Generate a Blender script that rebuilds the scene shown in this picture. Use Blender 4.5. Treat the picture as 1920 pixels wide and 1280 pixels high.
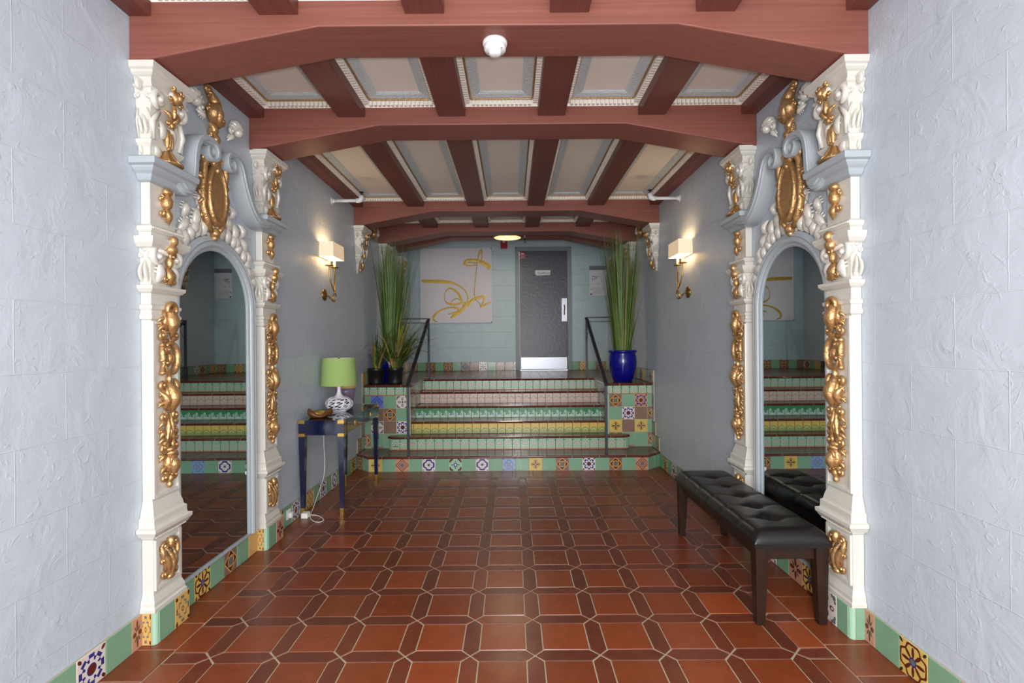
import bpy, bmesh, math, random
from mathutils import Vector, Matrix
R = math.radians
PI = math.pi
random.seed(7)
S = bpy.context.scene
COL = S.collection
for o in list(bpy.data.objects): bpy.data.objects.remove(o)

# ------------------------------------------------------------------ camera
cd = bpy.data.cameras.new('camera'); cam = bpy.data.objects.new('camera', cd); COL.objects.link(cam)
cd.sensor_width = 36; cd.lens = 943/1920*36; cd.clip_start = .05
cam.location = (0, 0, 1.48); cam.rotation_euler = (R(90), R(.45), 0)
S.camera = cam
# ------------------------------------------------------------------ light
S.view_settings.view_transform = 'Standard'; S.view_settings.look = 'None'
S.view_settings.gamma = 1; S.view_settings.use_curve_mapping = False
S.view_settings.exposure = 0.55
w = bpy.data.worlds.new('world'); S.world = w; w.use_nodes = True
w.node_tree.nodes['Background'].inputs[0].default_value = (.93, .97, 1, 1)
w.node_tree.nodes['Background'].inputs[1].default_value = 1.0
def light(name, kind, loc, rot, power, color=(1,1,1), size=.1, size_y=None):
    d = bpy.data.lights.new(name, kind); d.energy = power; d.color = color
    if kind == 'AREA':
        d.size = size
        if size_y: d.shape = 'RECTANGLE'; d.size_y = size_y
    else: d.shadow_soft_size = size
    o = bpy.data.objects.new(name, d); o.location = loc; o.rotation_euler = rot; COL.objects.link(o); return o
light('rear_fill', 'AREA', (-.05, -5.2, 1.7), (R(90), 0, 0), 210, (.97, .985, 1), 3.6, 3.0)  # added fill behind the camera, set far back for slow falloff
light('overhead_fill', 'AREA', (-.05, -.7, 3.1), (R(14), 0, 0), 40, (1, .985, .96), 1.6, 1.6)  # added unseen fill from above, in place of bounced light on near walls
light('camera_flash', 'POINT', (.12, -.12, 1.50), (0,0,0), 118, (1, .985, .97), .07)

# ------------------------------------------------------------------ dimensions
XL, XR = -1.84, 1.735
YB = 9.1; YF = -2.6; ZC = 3.19
BEAM = [2.43, 3.54, 5.89, 6.99]; BT = .275
ZL = .955

# ------------------------------------------------------------------ materials
def lin(c):
    return tuple(((v/255)/12.92 if v/255 <= .04045 else ((v/255+.055)/1.055)**2.4) for v in c)
def newmat(name):
    m = bpy.data.materials.new(name); m.use_nodes = True
    nt = m.node_tree; b = nt.nodes['Principled BSDF']; return m, nt, b
def N(nt, t, **k):
    n = nt.nodes.new(t)
    for a, v in k.items(): setattr(n, a, v)
    return n
def mat(name, rgb, rough=.5, metal=0, bump=0, bscale=40, var=0, vscale=6, spec=None, coat=0, emis=None, estr=0, stretch=None, trans=0):
    m, nt, b = newmat(name); L = nt.links
    c = lin(rgb)
    b.inputs['Base Color'].default_value = (*c, 1)
    b.inputs['Roughness'].default_value = rough; b.inputs['Metallic'].default_value = metal
    if spec is not None: b.inputs['Specular IOR Level'].default_value = spec
    if coat: b.inputs['Coat Weight'].default_value = coat; b.inputs['Coat Roughness'].default_value = .08
    if trans: b.inputs['Transmission Weight'].default_value = trans
    if emis: b.inputs['Emission Color'].default_value = (*lin(emis), 1); b.inputs['Emission Strength'].default_value = estr
    g = N(nt, 'ShaderNodeNewGeometry'); src = g.outputs['Position']
    if stretch:
        mp = N(nt, 'ShaderNodeMapping'); mp.inputs['Scale'].default_value = stretch
        L.new(src, mp.inputs[0]); src = mp.outputs[0]
    if var:
        n = N(nt, 'ShaderNodeTexNoise'); n.inputs['Scale'].default_value = vscale; n.inputs['Detail'].default_value = 6
        L.new(src, n.inputs['Vector'])
        mx = N(nt, 'ShaderNodeMix', data_type='RGBA')
        mx.inputs[6].default_value = (*[v*(1-var) for v in c], 1); mx.inputs[7].default_value = (*[min(1, v*(1+var)) for v in c], 1)
        L.new(n.outputs['Fac'], mx.inputs[0]); L.new(mx.outputs[2], b.inputs['Base Color'])
    if bump:
        n2 = N(nt, 'ShaderNodeTexNoise'); n2.inputs['Scale'].default_value = bscale; n2.inputs['Detail'].default_value = 5
        L.new(src, n2.inputs['Vector'])
        bp = N(nt, 'ShaderNodeBump'); bp.inputs['Strength'].default_value = bump; bp.inputs['Distance'].default_value = .01
        L.new(n2.outputs['Fac'], bp.inputs['Height']); L.new(bp.outputs[0], b.inputs['Normal'])
    return m

def wallmat(name, rgb, axis, oy, oz, strength=1, rough=.42, bw=.4335, bh=.2795):
    """painted stucco scored into running-bond blocks, with trowel marks"""
    m, nt, b = newmat(name); L = nt.links
    c = lin(rgb)
    g = N(nt, 'ShaderNodeNewGeometry'); sp = N(nt, 'ShaderNodeSeparateXYZ'); L.new(g.outputs['Position'], sp.inputs[0])
    cb = N(nt, 'ShaderNodeCombineXYZ')
    ax = N(nt, 'ShaderNodeMath', operation='ADD'); ax.inputs[1].default_value = oy; L.new(sp.outputs[axis], ax.inputs[0])
    az = N(nt, 'ShaderNodeMath', operation='ADD'); az.inputs[1].default_value = oz; L.new(sp.outputs['Z'], az.inputs[0])
    L.new(ax.outputs[0], cb.inputs[0]); L.new(az.outputs[0], cb.inputs[1])
    # wobble the joints a little
    wn = N(nt, 'ShaderNodeTexNoise'); wn.inputs['Scale'].default_value = 9; L.new(g.outputs['Position'], wn.inputs['Vector'])
    va = N(nt, 'ShaderNodeVectorMath', operation='MULTIPLY_ADD'); va.inputs[1].default_value = (.008,)*3
    L.new(wn.outputs['Color'], va.inputs[0]); L.new(cb.outputs[0], va.inputs[2])
    br = N(nt, 'ShaderNodeTexBrick', offset=.5, squash=1)
    br.inputs['Scale'].default_value = 1; br.inputs['Brick Width'].default_value = bw; br.inputs['Row Height'].default_value = bh
    br.inputs['Mortar Size'].default_value = .0026; br.inputs['Mortar Smooth'].default_value = .4
    L.new(va.outputs[0], br.inputs['Vector'])
    # trowel marks: sparse distorted blotches
    n1 = N(nt, 'ShaderNodeTexNoise'); n1.inputs['Scale'].default_value = 5; n1.inputs['Detail'].default_value = 6; n1.inputs['Roughness'].default_value = .55; n1.inputs['Distortion'].default_value = .8
    n2 = N(nt, 'ShaderNodeTexNoise'); n2.inputs['Scale'].default_value = 17; n2.inputs['Detail'].default_value = 3; n2.inputs['Distortion'].default_value = 1.6
    for n in (n1, n2): L.new(g.outputs['Position'], n.inputs['Vector'])
    rp = N(nt, 'ShaderNodeMapRange'); rp.inputs[1].default_value = .60; rp.inputs[2].default_value = .74; L.new(n2.outputs['Fac'], rp.inputs[0])
    a1 = N(nt, 'ShaderNodeMath', operation='MULTIPLY_ADD'); a1.inputs[1].default_value = .15*strength; L.new(rp.outputs[0], a1.inputs[0]); L.new(n1.outputs['Fac'], a1.inputs[2])
    a2 = N(nt, 'ShaderNodeMath', operation='MULTIPLY_ADD'); a2.inputs[1].default_value = .55; L.new(br.outputs['Fac'], a2.inputs[0]); L.new(a1.outputs[0], a2.inputs[2])
    bp = N(nt, 'ShaderNodeBump'); bp.inputs['Strength'].default_value = .65; bp.inputs['Distance'].default_value = .012
    L.new(a2.outputs[0], bp.inputs['Height']); L.new(bp.outputs[0], b.inputs['Normal'])
    mx = N(nt, 'ShaderNodeMix', data_type='RGBA')
    mx.inputs[6].default_value = (*[v*.93 for v in c], 1); mx.inputs[7].default_value = (*[min(1, v*1.07) for v in c], 1)
    L.new(n1.outputs['Fac'], mx.inputs[0])
    my = N(nt, 'ShaderNodeMix', data_type='RGBA'); my.inputs[7].default_value = (*[min(1, v*1.35) for v in c], 1)
    f = N(nt, 'ShaderNodeMath', operation='MULTIPLY'); f.inputs[1].default_value = .4; L.new(br.outputs['Fac'], f.inputs[0])
    L.new(f.outputs[0], my.inputs[0]); L.new(mx.outputs[2], my.inputs[6]); L.new(my.outputs[2], b.inputs['Base Color'])
    b.inputs['Roughness'].default_value = rough
    return m
def woodmat(name, rgb, scale, rough=.45, var=.35):
    m, nt, b = newmat(name); L = nt.links; c = lin(rgb)
    g = N(nt, 'ShaderNodeNewGeometry'); mp = N(nt, 'ShaderNodeMapping'); mp.inputs['Scale'].default_value = scale
    L.new(g.outputs['Position'], mp.inputs[0])
    n = N(nt, 'ShaderNodeTexNoise'); n.inputs['Scale'].default_value = 1; n.inputs['Detail'].default_value = 8; n.inputs['Roughness'].default_value = .6; n.inputs['Distortion'].default_value = .4
    L.new(mp.outputs[0], n.inputs['Vector'])
    mr = N(nt, 'ShaderNodeMapRange'); mr.inputs[1].default_value = .3; mr.inputs[2].default_value = .72; L.new(n.outputs['Fac'], mr.inputs[0])
    mx = N(nt, 'ShaderNodeMix', data_type='RGBA'); mx.inputs[6].default_value = (*[v*(1-var) for v in c], 1); mx.inputs[7].default_value = (*[min(1, v*(1+var)) for v in c], 1)
    L.new(mr.outputs[0], mx.inputs[0]); L.new(mx.outputs[2], b.inputs['Base Color'])
    bp = N(nt, 'ShaderNodeBump'); bp.inputs['Strength'].default_value = .12; bp.inputs['Distance'].default_value = .004
    L.new(n.outputs['Fac'], bp.inputs['Height']); L.new(bp.outputs[0], b.inputs['Normal'])
    b.inputs['Roughness'].default_value = rough; b.inputs['Specular IOR Level'].default_value = .3
    return m
def floortile(name, rgb, rough):
    m, nt, b = newmat(name); L = nt.links; c = lin(rgb)
    at = N(nt, 'ShaderNodeAttribute', attribute_name='tint')
    g = N(nt, 'ShaderNodeNewGeometry')
    n = N(nt, 'ShaderNodeTexNoise'); n.inputs['Scale'].default_value = 14; n.inputs['Detail'].default_value = 8; L.new(g.outputs['Position'], n.inputs['Vector'])
    mx = N(nt, 'ShaderNodeMix', data_type='RGBA'); mx.inputs[6].default_value = (*[v*.72 for v in c], 1); mx.inputs[7].default_value = (*[v*1.25 for v in c], 1)
    L.new(n.outputs['Fac'], mx.inputs[0])
    ml = N(nt, 'ShaderNodeMix', data_type='RGBA', blend_type='MULTIPLY'); ml.inputs[0].default_value = 1
    L.new(mx.outputs[2], ml.inputs[6]); L.new(at.outputs['Color'], ml.inputs[7]); L.new(ml.outputs[2], b.inputs['Base Color'])
    n2 = N(nt, 'ShaderNodeTexNoise'); n2.inputs['Scale'].default_value = 5; n2.inputs['Detail'].default_value = 4; L.new(g.outputs['Position'], n2.inputs['Vector'])
    mr = N(nt, 'ShaderNodeMapRange'); mr.inputs[3].default_value = rough*.7; mr.inputs[4].default_value = rough*1.5; L.new(n2.outputs['Fac'], mr.inputs[0]); L.new(mr.outputs[0], b.inputs['Roughness'])
    bp = N(nt, 'ShaderNodeBump'); bp.inputs['Strength'].default_value = .10; bp.inputs['Distance'].default_value = .01
    L.new(n2.outputs['Fac'], bp.inputs['Height']); L.new(bp.outputs[0], b.inputs['Normal'])
    return m

M = {}
M['wallL'] = wallmat('painted_block_stucco_left', (191,201,212), 'Y', .305, .022)
M['wallR'] = wallmat('painted_block_stucco_right', (191,201,212), 'Y', .19, .03, 1.0)
M['wallB'] = wallmat('painted_block_stucco_back', (172,192,200), 'X', .1, .02, .9)
M['pearl'] = mat('pearl_paint', (222,219,210), .3, .12, bump=.12, bscale=60, var=.05)
M['gold'] = mat('gold_paint', (198,158,108), .34, .7, bump=.6, bscale=48, var=.16, vscale=30)
M['bluegray'] = mat('blue_gray_paint', (172,181,187), .38, 0, bump=.08, bscale=50, var=.03)
M['beam'] = woodmat('red_stained_beam', (136,83,72), (1.0, 70, 60), .42, .16)
M['joist'] = woodmat('red_stained_joist', (114,66,58), (70, 1.0, 60), .42, .16)
M['panel'] = mat('ceiling_panel_paint', (238,233,222), .6, var=.03)
M['dentil'] = mat('dentil_white', (244,240,230), .45)
M['leafband'] = mat('leaf_band_paint', (206,218,222), .45, bump=.9, bscale=75, var=.12, vscale=70)
M['mirror'] = mat('mirror_glass', (196,205,206), .012, 1)
M['grout'] = mat('grout', (176,162,138), .85, bump=.2, bscale=150)
M['groutdark'] = mat('brown_grout', (92,76,66), .8)
M['groutlight'] = mat('light_grout', (176,170,152), .8)
M['sq'] = floortile('terracotta_square', (128,61,33), .27)
M['pk'] = floortile('terracotta_picket', (104,52,37), .27)
M['tread'] = mat('glazed_brown_tile', (98,66,52), .22, spec=.24, var=.3, vscale=9, bump=.05, bscale=8)
M['nosing'] = mat('dark_red_nosing', (98,44,34), .16, var=.2, vscale=12)
TC = dict(mint=(128,170,140), mint2=(160,200,172), brown=(138,108,92), yellow=(216,186,100), tan=(214,172,98), cream=(222,214,208),
          navy=(46,50,128), red=(100,40,28), peach=(196,146,118), pale=(138,160,190), blue=(96,120,176), gray=(104,108,112),
          olive=(150,160,96), green=(70,134,92), pink=(206,184,172), teal=(50,110,130), dark=(52,44,48), periw=(112,128,206), lime=(204,208,140))
for k, v in TC.items(): M['t_'+k] = mat('tile_'+k, v, .16, var=.06, vscale=14, bump=.04, bscale=20)
M['navylac'] = mat('navy_lacquer', (8,18,54), .14, coat=.5)
M['tabletop'] = mat('dark_glass_top', (14,18,34), .05, coat=1)
M['brass'] = mat('brass', (206,166,84), .28, .95)
M['brassdk'] = mat('aged_brass', (176,140,84), .24, .95)
M['green_shade'] = mat('green_fabric', (158,188,110), .8, bump=.1, bscale=300)
M['whitecer'] = mat('white_ceramic', (228,226,236), .18)
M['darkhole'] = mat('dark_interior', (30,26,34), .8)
M['cream_in'] = mat('cream_lining', (222,206,190), .8)
M['chrome'] = mat('chrome', (200,190,190), .1, 1)
M['drift'] = mat('driftwood', (96,58,26), .42, var=.4, vscale=22, bump=.4, bscale=30)
M['goldleaf'] = mat('gold_leaf', (236,196,96), .28, .9)
M['leather'] = mat('black_leather', (22,20,22), .3, bump=.1, bscale=160)
M['dkwood'] = woodmat('dark_espresso_wood', (44,27,19), (30, 30, 3), .4)
M['potblue'] = mat('cobalt_glaze', (10,16,126), .1, var=.15, vscale=6)
M['potblack'] = mat('black_plastic', (26,28,32), .35)
M['soil'] = mat('soil', (52,40,30), .95, bump=.6, bscale=80)
M['blade'] = mat('grass_blade_green', (98,126,56), .5, var=.35, vscale=9)
M['blade2'] = mat('grass_blade_dark', (58,84,34), .5, var=.3, vscale=9)
M['dry'] = mat('dry_leaf', (156,122,92), .7, var=.3, vscale=14)
M['yellowleaf'] = mat('yellow_leaf', (170,150,60), .6)
M['iron'] = mat('dark_iron', (56,56,64), .4, .4)
M['door'] = mat('charcoal_door_paint', (54,56,70), .34, var=.1, vscale=5, bump=.2, bscale=22)
M['doorframe'] = mat('gray_green_frame', (120,134,136), .4)
M['steel'] = mat('brushed_steel', (176,178,188), .36, .7)
M['paper'] = mat('white_paper', (214,214,220), .6)
M['print'] = mat('gray_print', (112,114,124), .6)
M['ink'] = mat('dark_ink', (52,52,60), .6)
M['blueink'] = mat('blue_ink', (30,60,150), .6)
M['redplastic'] = mat('red_plastic', (160,24,40), .3)
M['clear'] = mat('strobe_lens', (224,220,214), .1)
M['canvas'] = mat('white_canvas', (214,210,216), .6, var=.04, vscale=4)
M['strokegold'] = mat('gold_brush_paint', (188,154,56), .4, .3, var=.35, vscale=28, bump=.5, bscale=60)
M['whiteplastic'] = mat('white_plastic', (238,238,236), .35)
M['pipe'] = mat('white_pipe_paint', (206,212,220), .35)
M['shade'] = mat('ivory_shade', (240,228,206), .8, emis=(255,214,160), estr=.28)
M['shadein'] = mat('shade_lining', (250,240,220), .8, emis=(255,205,130), estr=1.2)
M['candle'] = mat('candle_sleeve', (246,232,200), .6, emis=(255,200,120), estr=1.1)
M['diffuser'] = mat('lit_diffuser', (240,220,180), .5, emis=(255,206,140), estr=1.0)
M['glow'] = mat('lit_bulb', (255,230,180), .5, emis=(255,210,130), estr=4)
M['purple'] = mat('purple_glaze', (122,108,128), .3, var=.15, vscale=14)
M['tanglaze'] = mat('tan_glaze', (206,166,112), .4)

# ------------------------------------------------------------------ mesh builder
def ident(p): return p
class MB:
    def __init__(s, f=ident): s.v = []; s.f = []; s.m = []; s.sm = []; s.fn = f; s.tint = None
    def add(s, vs, fs, mi=0, smooth=False):
        b = len(s.v); s.v += [Vector(s.fn(Vector(p))) for p in vs]
        for f in fs: s.f.append([b+i for i in f]); s.m.append(mi); s.sm.append(smooth)
    def box(s, a, b, mi=0):
        x0,y0,z0 = a; x1,y1,z1 = b
        s.add([(x0,y0,z0),(x1,y0,z0),(x1,y1,z0),(x0,y1,z0),(x0,y0,z1),(x1,y0,z1),(x1,y1,z1),(x0,y1,z1)],
              [(0,3,2,1),(4,5,6,7),(0,1,5,4),(1,2,6,5),(2,3,7,6),(3,0,4,7)], mi)
    def rings(s, rs, mi=0, smooth=False, cap=True, closed=False):
        n = len(rs[0]); vs = [p for r in rs for p in r]; fs = []
        K = len(rs)
        for k in range(K if closed else K-1):
            for i in range(n):
                j = (i+1) % n; kk = (k+1) % K
                fs.append((k*n+i, k*n+j, kk*n+j, kk*n+i))
        if cap and not closed:
            fs.append(tuple(range(n))[::-1]); fs.append(tuple((K-1)*n+i for i in range(n)))
        s.add(vs, fs, mi, smooth)
    def lathe(s, c, prof, seg=32, mi=0, smooth=True, sx=1, sy=1, cap=True):
        s.rings([[(c[0]+r*sx*math.cos(2*PI*i/seg), c[1]+r*sy*math.sin(2*PI*i/seg), c[2]+z) for i in range(seg)] for r, z in prof], mi, smooth, cap)
    def tube(s, pts, rad, seg=8, mi=0, smooth=True, closed=False):
        pts = [Vector(p) for p in pts]; n = len(pts)
        if not hasattr(rad, '__len__'): rad = [rad]*n
        up = None; rs = []
        for i, p in enumerate(pts):
            t = (pts[(i+1) % n]-pts[i-1]) if closed else (pts[min(i+1,n-1)]-pts[max(i-1,0)])
            t.normalize()
            if up is None: up = Vector((0,0,1)) if abs(t.z) < .9 else Vector((1,0,0))
            a = t.cross(up)
            if a.length < 1e-4: a = t.cross(Vector((.3,1,.2)))
            a.normalize(); b = a.cross(t).normalized(); up = b
            rs.append([p+a*(rad[i]*math.cos(2*PI*k/seg))+b*(rad[i]*math.sin(2*PI*k/seg)) for k in range(seg)])
        s.rings(rs, mi, smooth, True, closed)
    # relief helpers: local coords (u, v, w), w points out of the wall
    def ptube(s, pts, rad, flat=1, seg=8, mi=0):
        n = len(pts); rs = []
        if not hasattr(rad, '__len__'): rad = [rad]*n
        for i, p in enumerate(pts):
            a = pts[min(i+1,n-1)]; b = pts[max(i-1,0)]
            tu, tv = a[0]-b[0], a[1]-b[1]; l = math.hypot(tu, tv) or 1; tu /= l; tv /= l
            w_ = p[2] if len(p) > 2 else 0
            rs.append([(p[0]-tv*rad[i]*math.cos(2*PI*k/seg), p[1]+tu*rad[i]*math.cos(2*PI*k/seg), w_+rad[i]*flat*math.sin(2*PI*k/seg)) for k in range(seg)])
        s.rings(rs, mi, True)
    def ell(s, c, r, rot=0, seg=12, rn=7, mi=0):
        cr, sr = math.cos(rot), math.sin(rot); rs = []
        for k in range(rn+1):
            ph = PI*(k+.02)/(rn+.04); z = -math.cos(ph); q = math.sin(ph)
            ring = []
            for i in range(seg):
                a = 2*PI*i/seg; u = r[0]*q*math.cos(a); v = r[1]*q*math.sin(a)
                ring.append((c[0]+u*cr-v*sr, c[1]+u*sr+v*cr, c[2]+r[2]*z))
            rs.append(ring)
        s.rings(rs, mi, True)
    def scroll(s, cu, cv, r0, a0, turns, rt, w_=0, rin=.18, mi=0, flat=1.1, eye=True):
        n = max(10, int(abs(turns)*18)); P = []; RR = []
        for i in range(n+1):
            t = i/n; r = r0*((1-t)+t*rin); a = a0+2*PI*turns*t
            P.append((cu+r*math.cos(a), cv+r*math.sin(a), w_)); RR.append(rt*(1-.55*t)*(min(1, .35+t*6)))
        s.ptube(P, RR, flat, 8, mi)
        if eye: s.ell((cu, cv, w_+rt*.3), (r0*.28+rt*.3, r0*.28+rt*.3, rt*1.1), mi=mi)
    def leaf(s, u, v, ang, L, W, H, w_=0, mi=0, lobes=3, curl=.25):
        n = 9; P = []; RR = []
        for i in range(n+1):
            t = i/n; a = ang+curl*t*t
            P.append((u+L*t*math.cos(a), v+L*t*math.sin(a), w_+H*.5*math.sin(PI*t))); RR.append(max(.0012, W*.5*math.sin(PI*min(1, .12+t*.88))**.8))
        s.ptube(P, RR, H/W, 8, mi)
        for k in range(lobes):
            t = .10+.66*k/max(1, lobes); a = ang+curl*t*t
            pu, pv = u+L*t*math.cos(a), v+L*t*math.sin(a)
            for sg in (-1, 1):
                l = W*(.80-.11*k); Q = []
                for j in range(6):
                    q = j/5; b = a+sg*(R(62)-q*R(70)+q*q*R(-35)); Q.append((pu+math.cos(b)*l*q+math.cos(a)*l*.25*q, pv+math.sin(b)*l*q+math.sin(a)*l*.25*q, w_+H*.42*math.sin(PI*min(1, q+.25))))
                s.ptube(Q, [l*.10, l*.2, l*.24, l*.22, l*.18, l*.06], min(1.4, H/(W*.5)), 6, mi)
def wloc(o):
    l = Vector(o.location)
    while o.parent: o = o.parent; l += Vector(o.location)
    return l
def build(name, mb, mats, parent=None, norm=True, bevel=0, at=None):
    if not isinstance(mats, (list, tuple)): mats = [mats]
    vs = mb.v
    lo = Vector([min(p[i] for p in vs) for i in range(3)]); hi = Vector([max(p[i] for p in vs) for i in range(3)])
    c = Vector(((lo.x+hi.x)/2, (lo.y+hi.y)/2, lo.z)) if at is None else Vector(at)
    me = bpy.data.meshes.new(name); me.from_pydata([p-c for p in vs], [], mb.f)
    for m in mats: me.materials.append(M[m] if isinstance(m, str) else m)
    me.polygons.foreach_set('material_index', mb.m); me.polygons.foreach_set('use_smooth', mb.sm)
    if mb.tint:
        at_ = me.color_attributes.new('tint', 'FLOAT_COLOR', 'CORNER')
        for p in me.polygons:
            t = mb.tint[p.index]
            for li in p.loop_indices: at_.data[li].color = (*t, 1)
    if norm:
        bm = bmesh.new(); bm.from_mesh(me); bmesh.ops.recalc_face_normals(bm, faces=bm.faces[:]); bm.to_mesh(me); bm.free()
    o = bpy.data.objects.new(name, me); COL.objects.link(o)
    if parent: o.parent = parent; o.location = c-wloc(parent)
    else: o.location = c
    if bevel:
        b = o.modifiers.new('bevel', 'BEVEL'); b.width = bevel; b.segments = 2; b.limit_method = 'ANGLE'; b.angle_limit = R(40)
    return o
def tag(o, label, cat, group=None, kind=None):
    if label: o['label'] = label
    if cat: o['category'] = cat
    if group: o['group'] = group
    if kind: o['kind'] = kind
    return o
def thing(name, label, cat, loc=(0,0,0), group=None):
    o = bpy.data.objects.new(name, None); COL.objects.link(o); o.location = loc; o.empty_display_size = .1
    return tag(o, label, cat, group)
def struct(name, mb, mats, parent=None, label=None, **k):
    o = build(name, mb, mats, parent, **k)
    if not parent: o['kind'] = 'structure'; o['category'] = name.split('_')[0].split('.')[0]
    if label: o['label'] = label
    return o
def side(s):
    """local (u along the hall, v up, w out of the wall) -> world, for the left (-1) or right (+1) wall"""
    if s < 0: return lambda p: Vector((XL+max(p[2], .0006), p[0], p[1]))
    return lambda p: Vector((XR-max(p[2], .0006), p[0], p[1]))
SN = {-1: 'left', 1: 'right'}

# ------------------------------------------------------------------ tile motifs
def circ(x, y, r, n=14): return [(x+r*math.cos(2*PI*i/n), y+r*math.sin(2*PI*i/n)) for i in range(n)]
def elps(x, y, a, b, rot=0, n=12):
    c, s_ = math.cos(rot), math.sin(rot)
    return [(x+a*math.cos(2*PI*i/n)*c-b*math.sin(2*PI*i/n)*s_, y+a*math.cos(2*PI*i/n)*s_+b*math.sin(2*PI*i/n)*c) for i in range(n)]
def dia(x, y, r, r2=None): r2 = r2 or r; return [(x+r,y),(x,y+r2),(x-r,y),(x,y-r2)]
def rect(x0, y0, x1, y1): return [(x0,y0),(x1,y0),(x1,y1),(x0,y1)]
def gear(r1, r2, n=8, rot=0):
    P = []
    for i in range(n):
        for d, r in ((-.30, r1), (.30, r1), (.36, r2), (.64, r2)):
            a = rot+2*PI*(i+d)/n; P.append((r*math.cos(a), r*math.sin(a)))
    return P
def wavyd(r, n=40, k=.2):
    P = []
    for i in range(n):
        a = 2*PI*i/n; q = r/(abs(math.cos(a))+abs(math.sin(a)))*(1+.0)
        q *= 1+k*math.sin(4*a)**2-.12*(1-abs(math.sin(2*a)))
        P.append((q*math.cos(a), q*math.sin(a)))
    return P
def concave(r, n=32):
    return [(r*math.copysign(abs(math.cos(2*PI*i/n))**2.2, math.cos(2*PI*i/n)), r*math.copysign(abs(math.sin(2*PI*i/n))**2.2, math.sin(2*PI*i/n))) for i in range(n)]
C4 = [(1,0),(0,1),(-1,0),(0,-1)]; D4 = [(1,1),(-1,1),(-1,-1),(1,-1)]
def trefoils(col, d=.74, r=.17):
    o = []
    for x, y in D4: o += [(col, circ(x*d, y*d, r)), (col, circ(x*(d+.1), y*(d-.24), r*.7)), (col, circ(x*(d-.24), y*(d+.1), r*.7))]
    return o
def motif(k):
    if k == 'yflower':
        o = []
        for x, y in C4: o.append(('gray', circ(x*.36, y*.36, .31)))
        for x, y in C4: o.append(('yellow', circ(x*.36, y*.36, .25)))
        for x, y in C4: o.append(('red', elps(x*.34, y*.34, .28, .1, math.atan2(y, x))))
        return 'yellow', o+[('yellow', circ(0,0,.09))]
    if k == 'diamond':
        o = [('tan', dia(0,0,1.0)), ('red', dia(0,0,.86)), ('tan', rect(-.42,-.42,.42,.42)), ('brown', rect(-.34,-.34,.34,.34)), ('gray', circ(0,0,.3))]
        for x, y in C4: o.append(('tan', elps(x*.42, y*.42, .05, .18, math.atan2(y, x))))
        return 'brown', o
    if k == 'star':
        o = [('navy', gear(.88,.66)), ('cream', gear(.66,.46)), ('navy', circ(0,0,.33)), ('red', circ(0,0,.27))]
        for x, y in D4: o.append(('red', elps(x*.8, y*.8, .17, .1, math.atan2(y, x))))
        return 'cream', o
    if k == 'starp':
        o = [('navy', gear(.88,.66)), ('peach', gear(.66,.46)), ('red', circ(0,0,.3))]
        for x, y in D4: o.append(('red', elps(x*.8, y*.8, .15, .1, math.atan2(y, x))))
        return 'peach', o
    if k == 'bdiam':
        o = [('navy', wavyd(1.0)), ('cream', wavyd(.72))]
        for i in range(4): o.append(('navy', elps(0, 0, .3, .045, PI*i/4)))
        for x, y in D4: o.append(('navy', elps(x*.82, y*.82, .15, .05, math.atan2(y, x)+PI/2)))
        return 'cream', o
    if k == 'floral':
        o = trefoils('gray')
        for x, y in C4: o += [('red', elps(x*.52, y*.52, .24, .17, math.atan2(y, x))), ('cream', elps(x*.54, y*.54, .13, .08, math.atan2(y, x)))]
        return 'cream', o+[('red', circ(0,0,.15)), ('navy', circ(0,0,.09))]
    if k == 'peach':
        return 'peach', [('red', concave(1.05)), ('peach', concave(.9)), ('red', concave(.66)), ('peach', concave(.55)), ('red', circ(0,0,.26)), ('blue', circ(0,0,.18))]
    if k == 'pale':
        o = [('blue', circ(x*.38, y*.38, .36)) for x, y in C4]+[('pale', circ(x*.38, y*.38, .26)) for x, y in C4]
        return 'pale', o+[('blue', circ(0,0,.24)), ('peach', circ(0,0,.14))]+[('blue', circ(x*.8, y*.8, .12)) for x, y in D4]
    if k == 'greenstar':
        o = trefoils('red', .7, .19)+[('red', elps(x*.5, y*.5, .16, .07, math.atan2(y, x))) for x, y in C4]
        return 'mint2', o+[('navy', gear(.36,.24,6)), ('cream', circ(0,0,.16))]
    if k == 'cross':
        g = [(-.2,.85),(.2,.85),(.2,.5),(.5,.5),(.5,.2),(.85,.2),(.85,-.2),(.5,-.2),(.5,-.5),(.2,-.5),(.2,-.85),(-.2,-.85),(-.2,-.5),(-.5,-.5),(-.5,-.2),(-.85,-.2),(-.85,.2),(-.5,.2),(-.5,.5),(-.2,.5)]
        return 'tan', [('gray', g), ('tan', [(x*.8, y*.8) for x, y in g]), ('red', circ(0,0,.17)), ('tan', circ(0,0,.1))]+[('red', elps(x*.82, y*.82, .2, .12, math.atan2(y, x)+.6)) for x, y in D4]
    if k == 'sun':
        o = [('red', wavyd(1.15)), ('yellow', wavyd(.98))]
        for i in range(8): a = 2*PI*i/8; o.append(('red', elps(.52*math.cos(a), .52*math.sin(a), .3, .1, a)))
        o += [('navy', circ(0,0,.26)), ('gray', circ(0,0,.18))]
        for x, y in D4: o.append(('dark', elps(x*.84, y*.84, .17, .08, math.atan2(y, x))))
        return 'yellow', o
    if k == 'bstar':
        o = []
        for x, y in D4: o.append(('dark', elps(x*.55, y*.55, .34, .13, math.atan2(y, x))))
        for x, y in C4: o.append(('navy', elps(x*.4, y*.4, .3, .1, math.atan2(y, x))))
        return 'cream', o+[('blue', circ(0,0,.16))]
    if k == 'periw':
        return 'periw', [('navy', concave(.98)), ('periw', concave(.84)), ('navy', concave(.5)), ('periw', concave(.38))]
    if k == 'redflower':
        o = [('red', elps(x*.5, y*.5, .34, .16, math.atan2(y, x))) for x, y in C4]+[('dark', elps(x*.3, y*.3, .24, .07, math.atan2(y, x))) for x, y in D4]
        return 'peach', o
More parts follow.
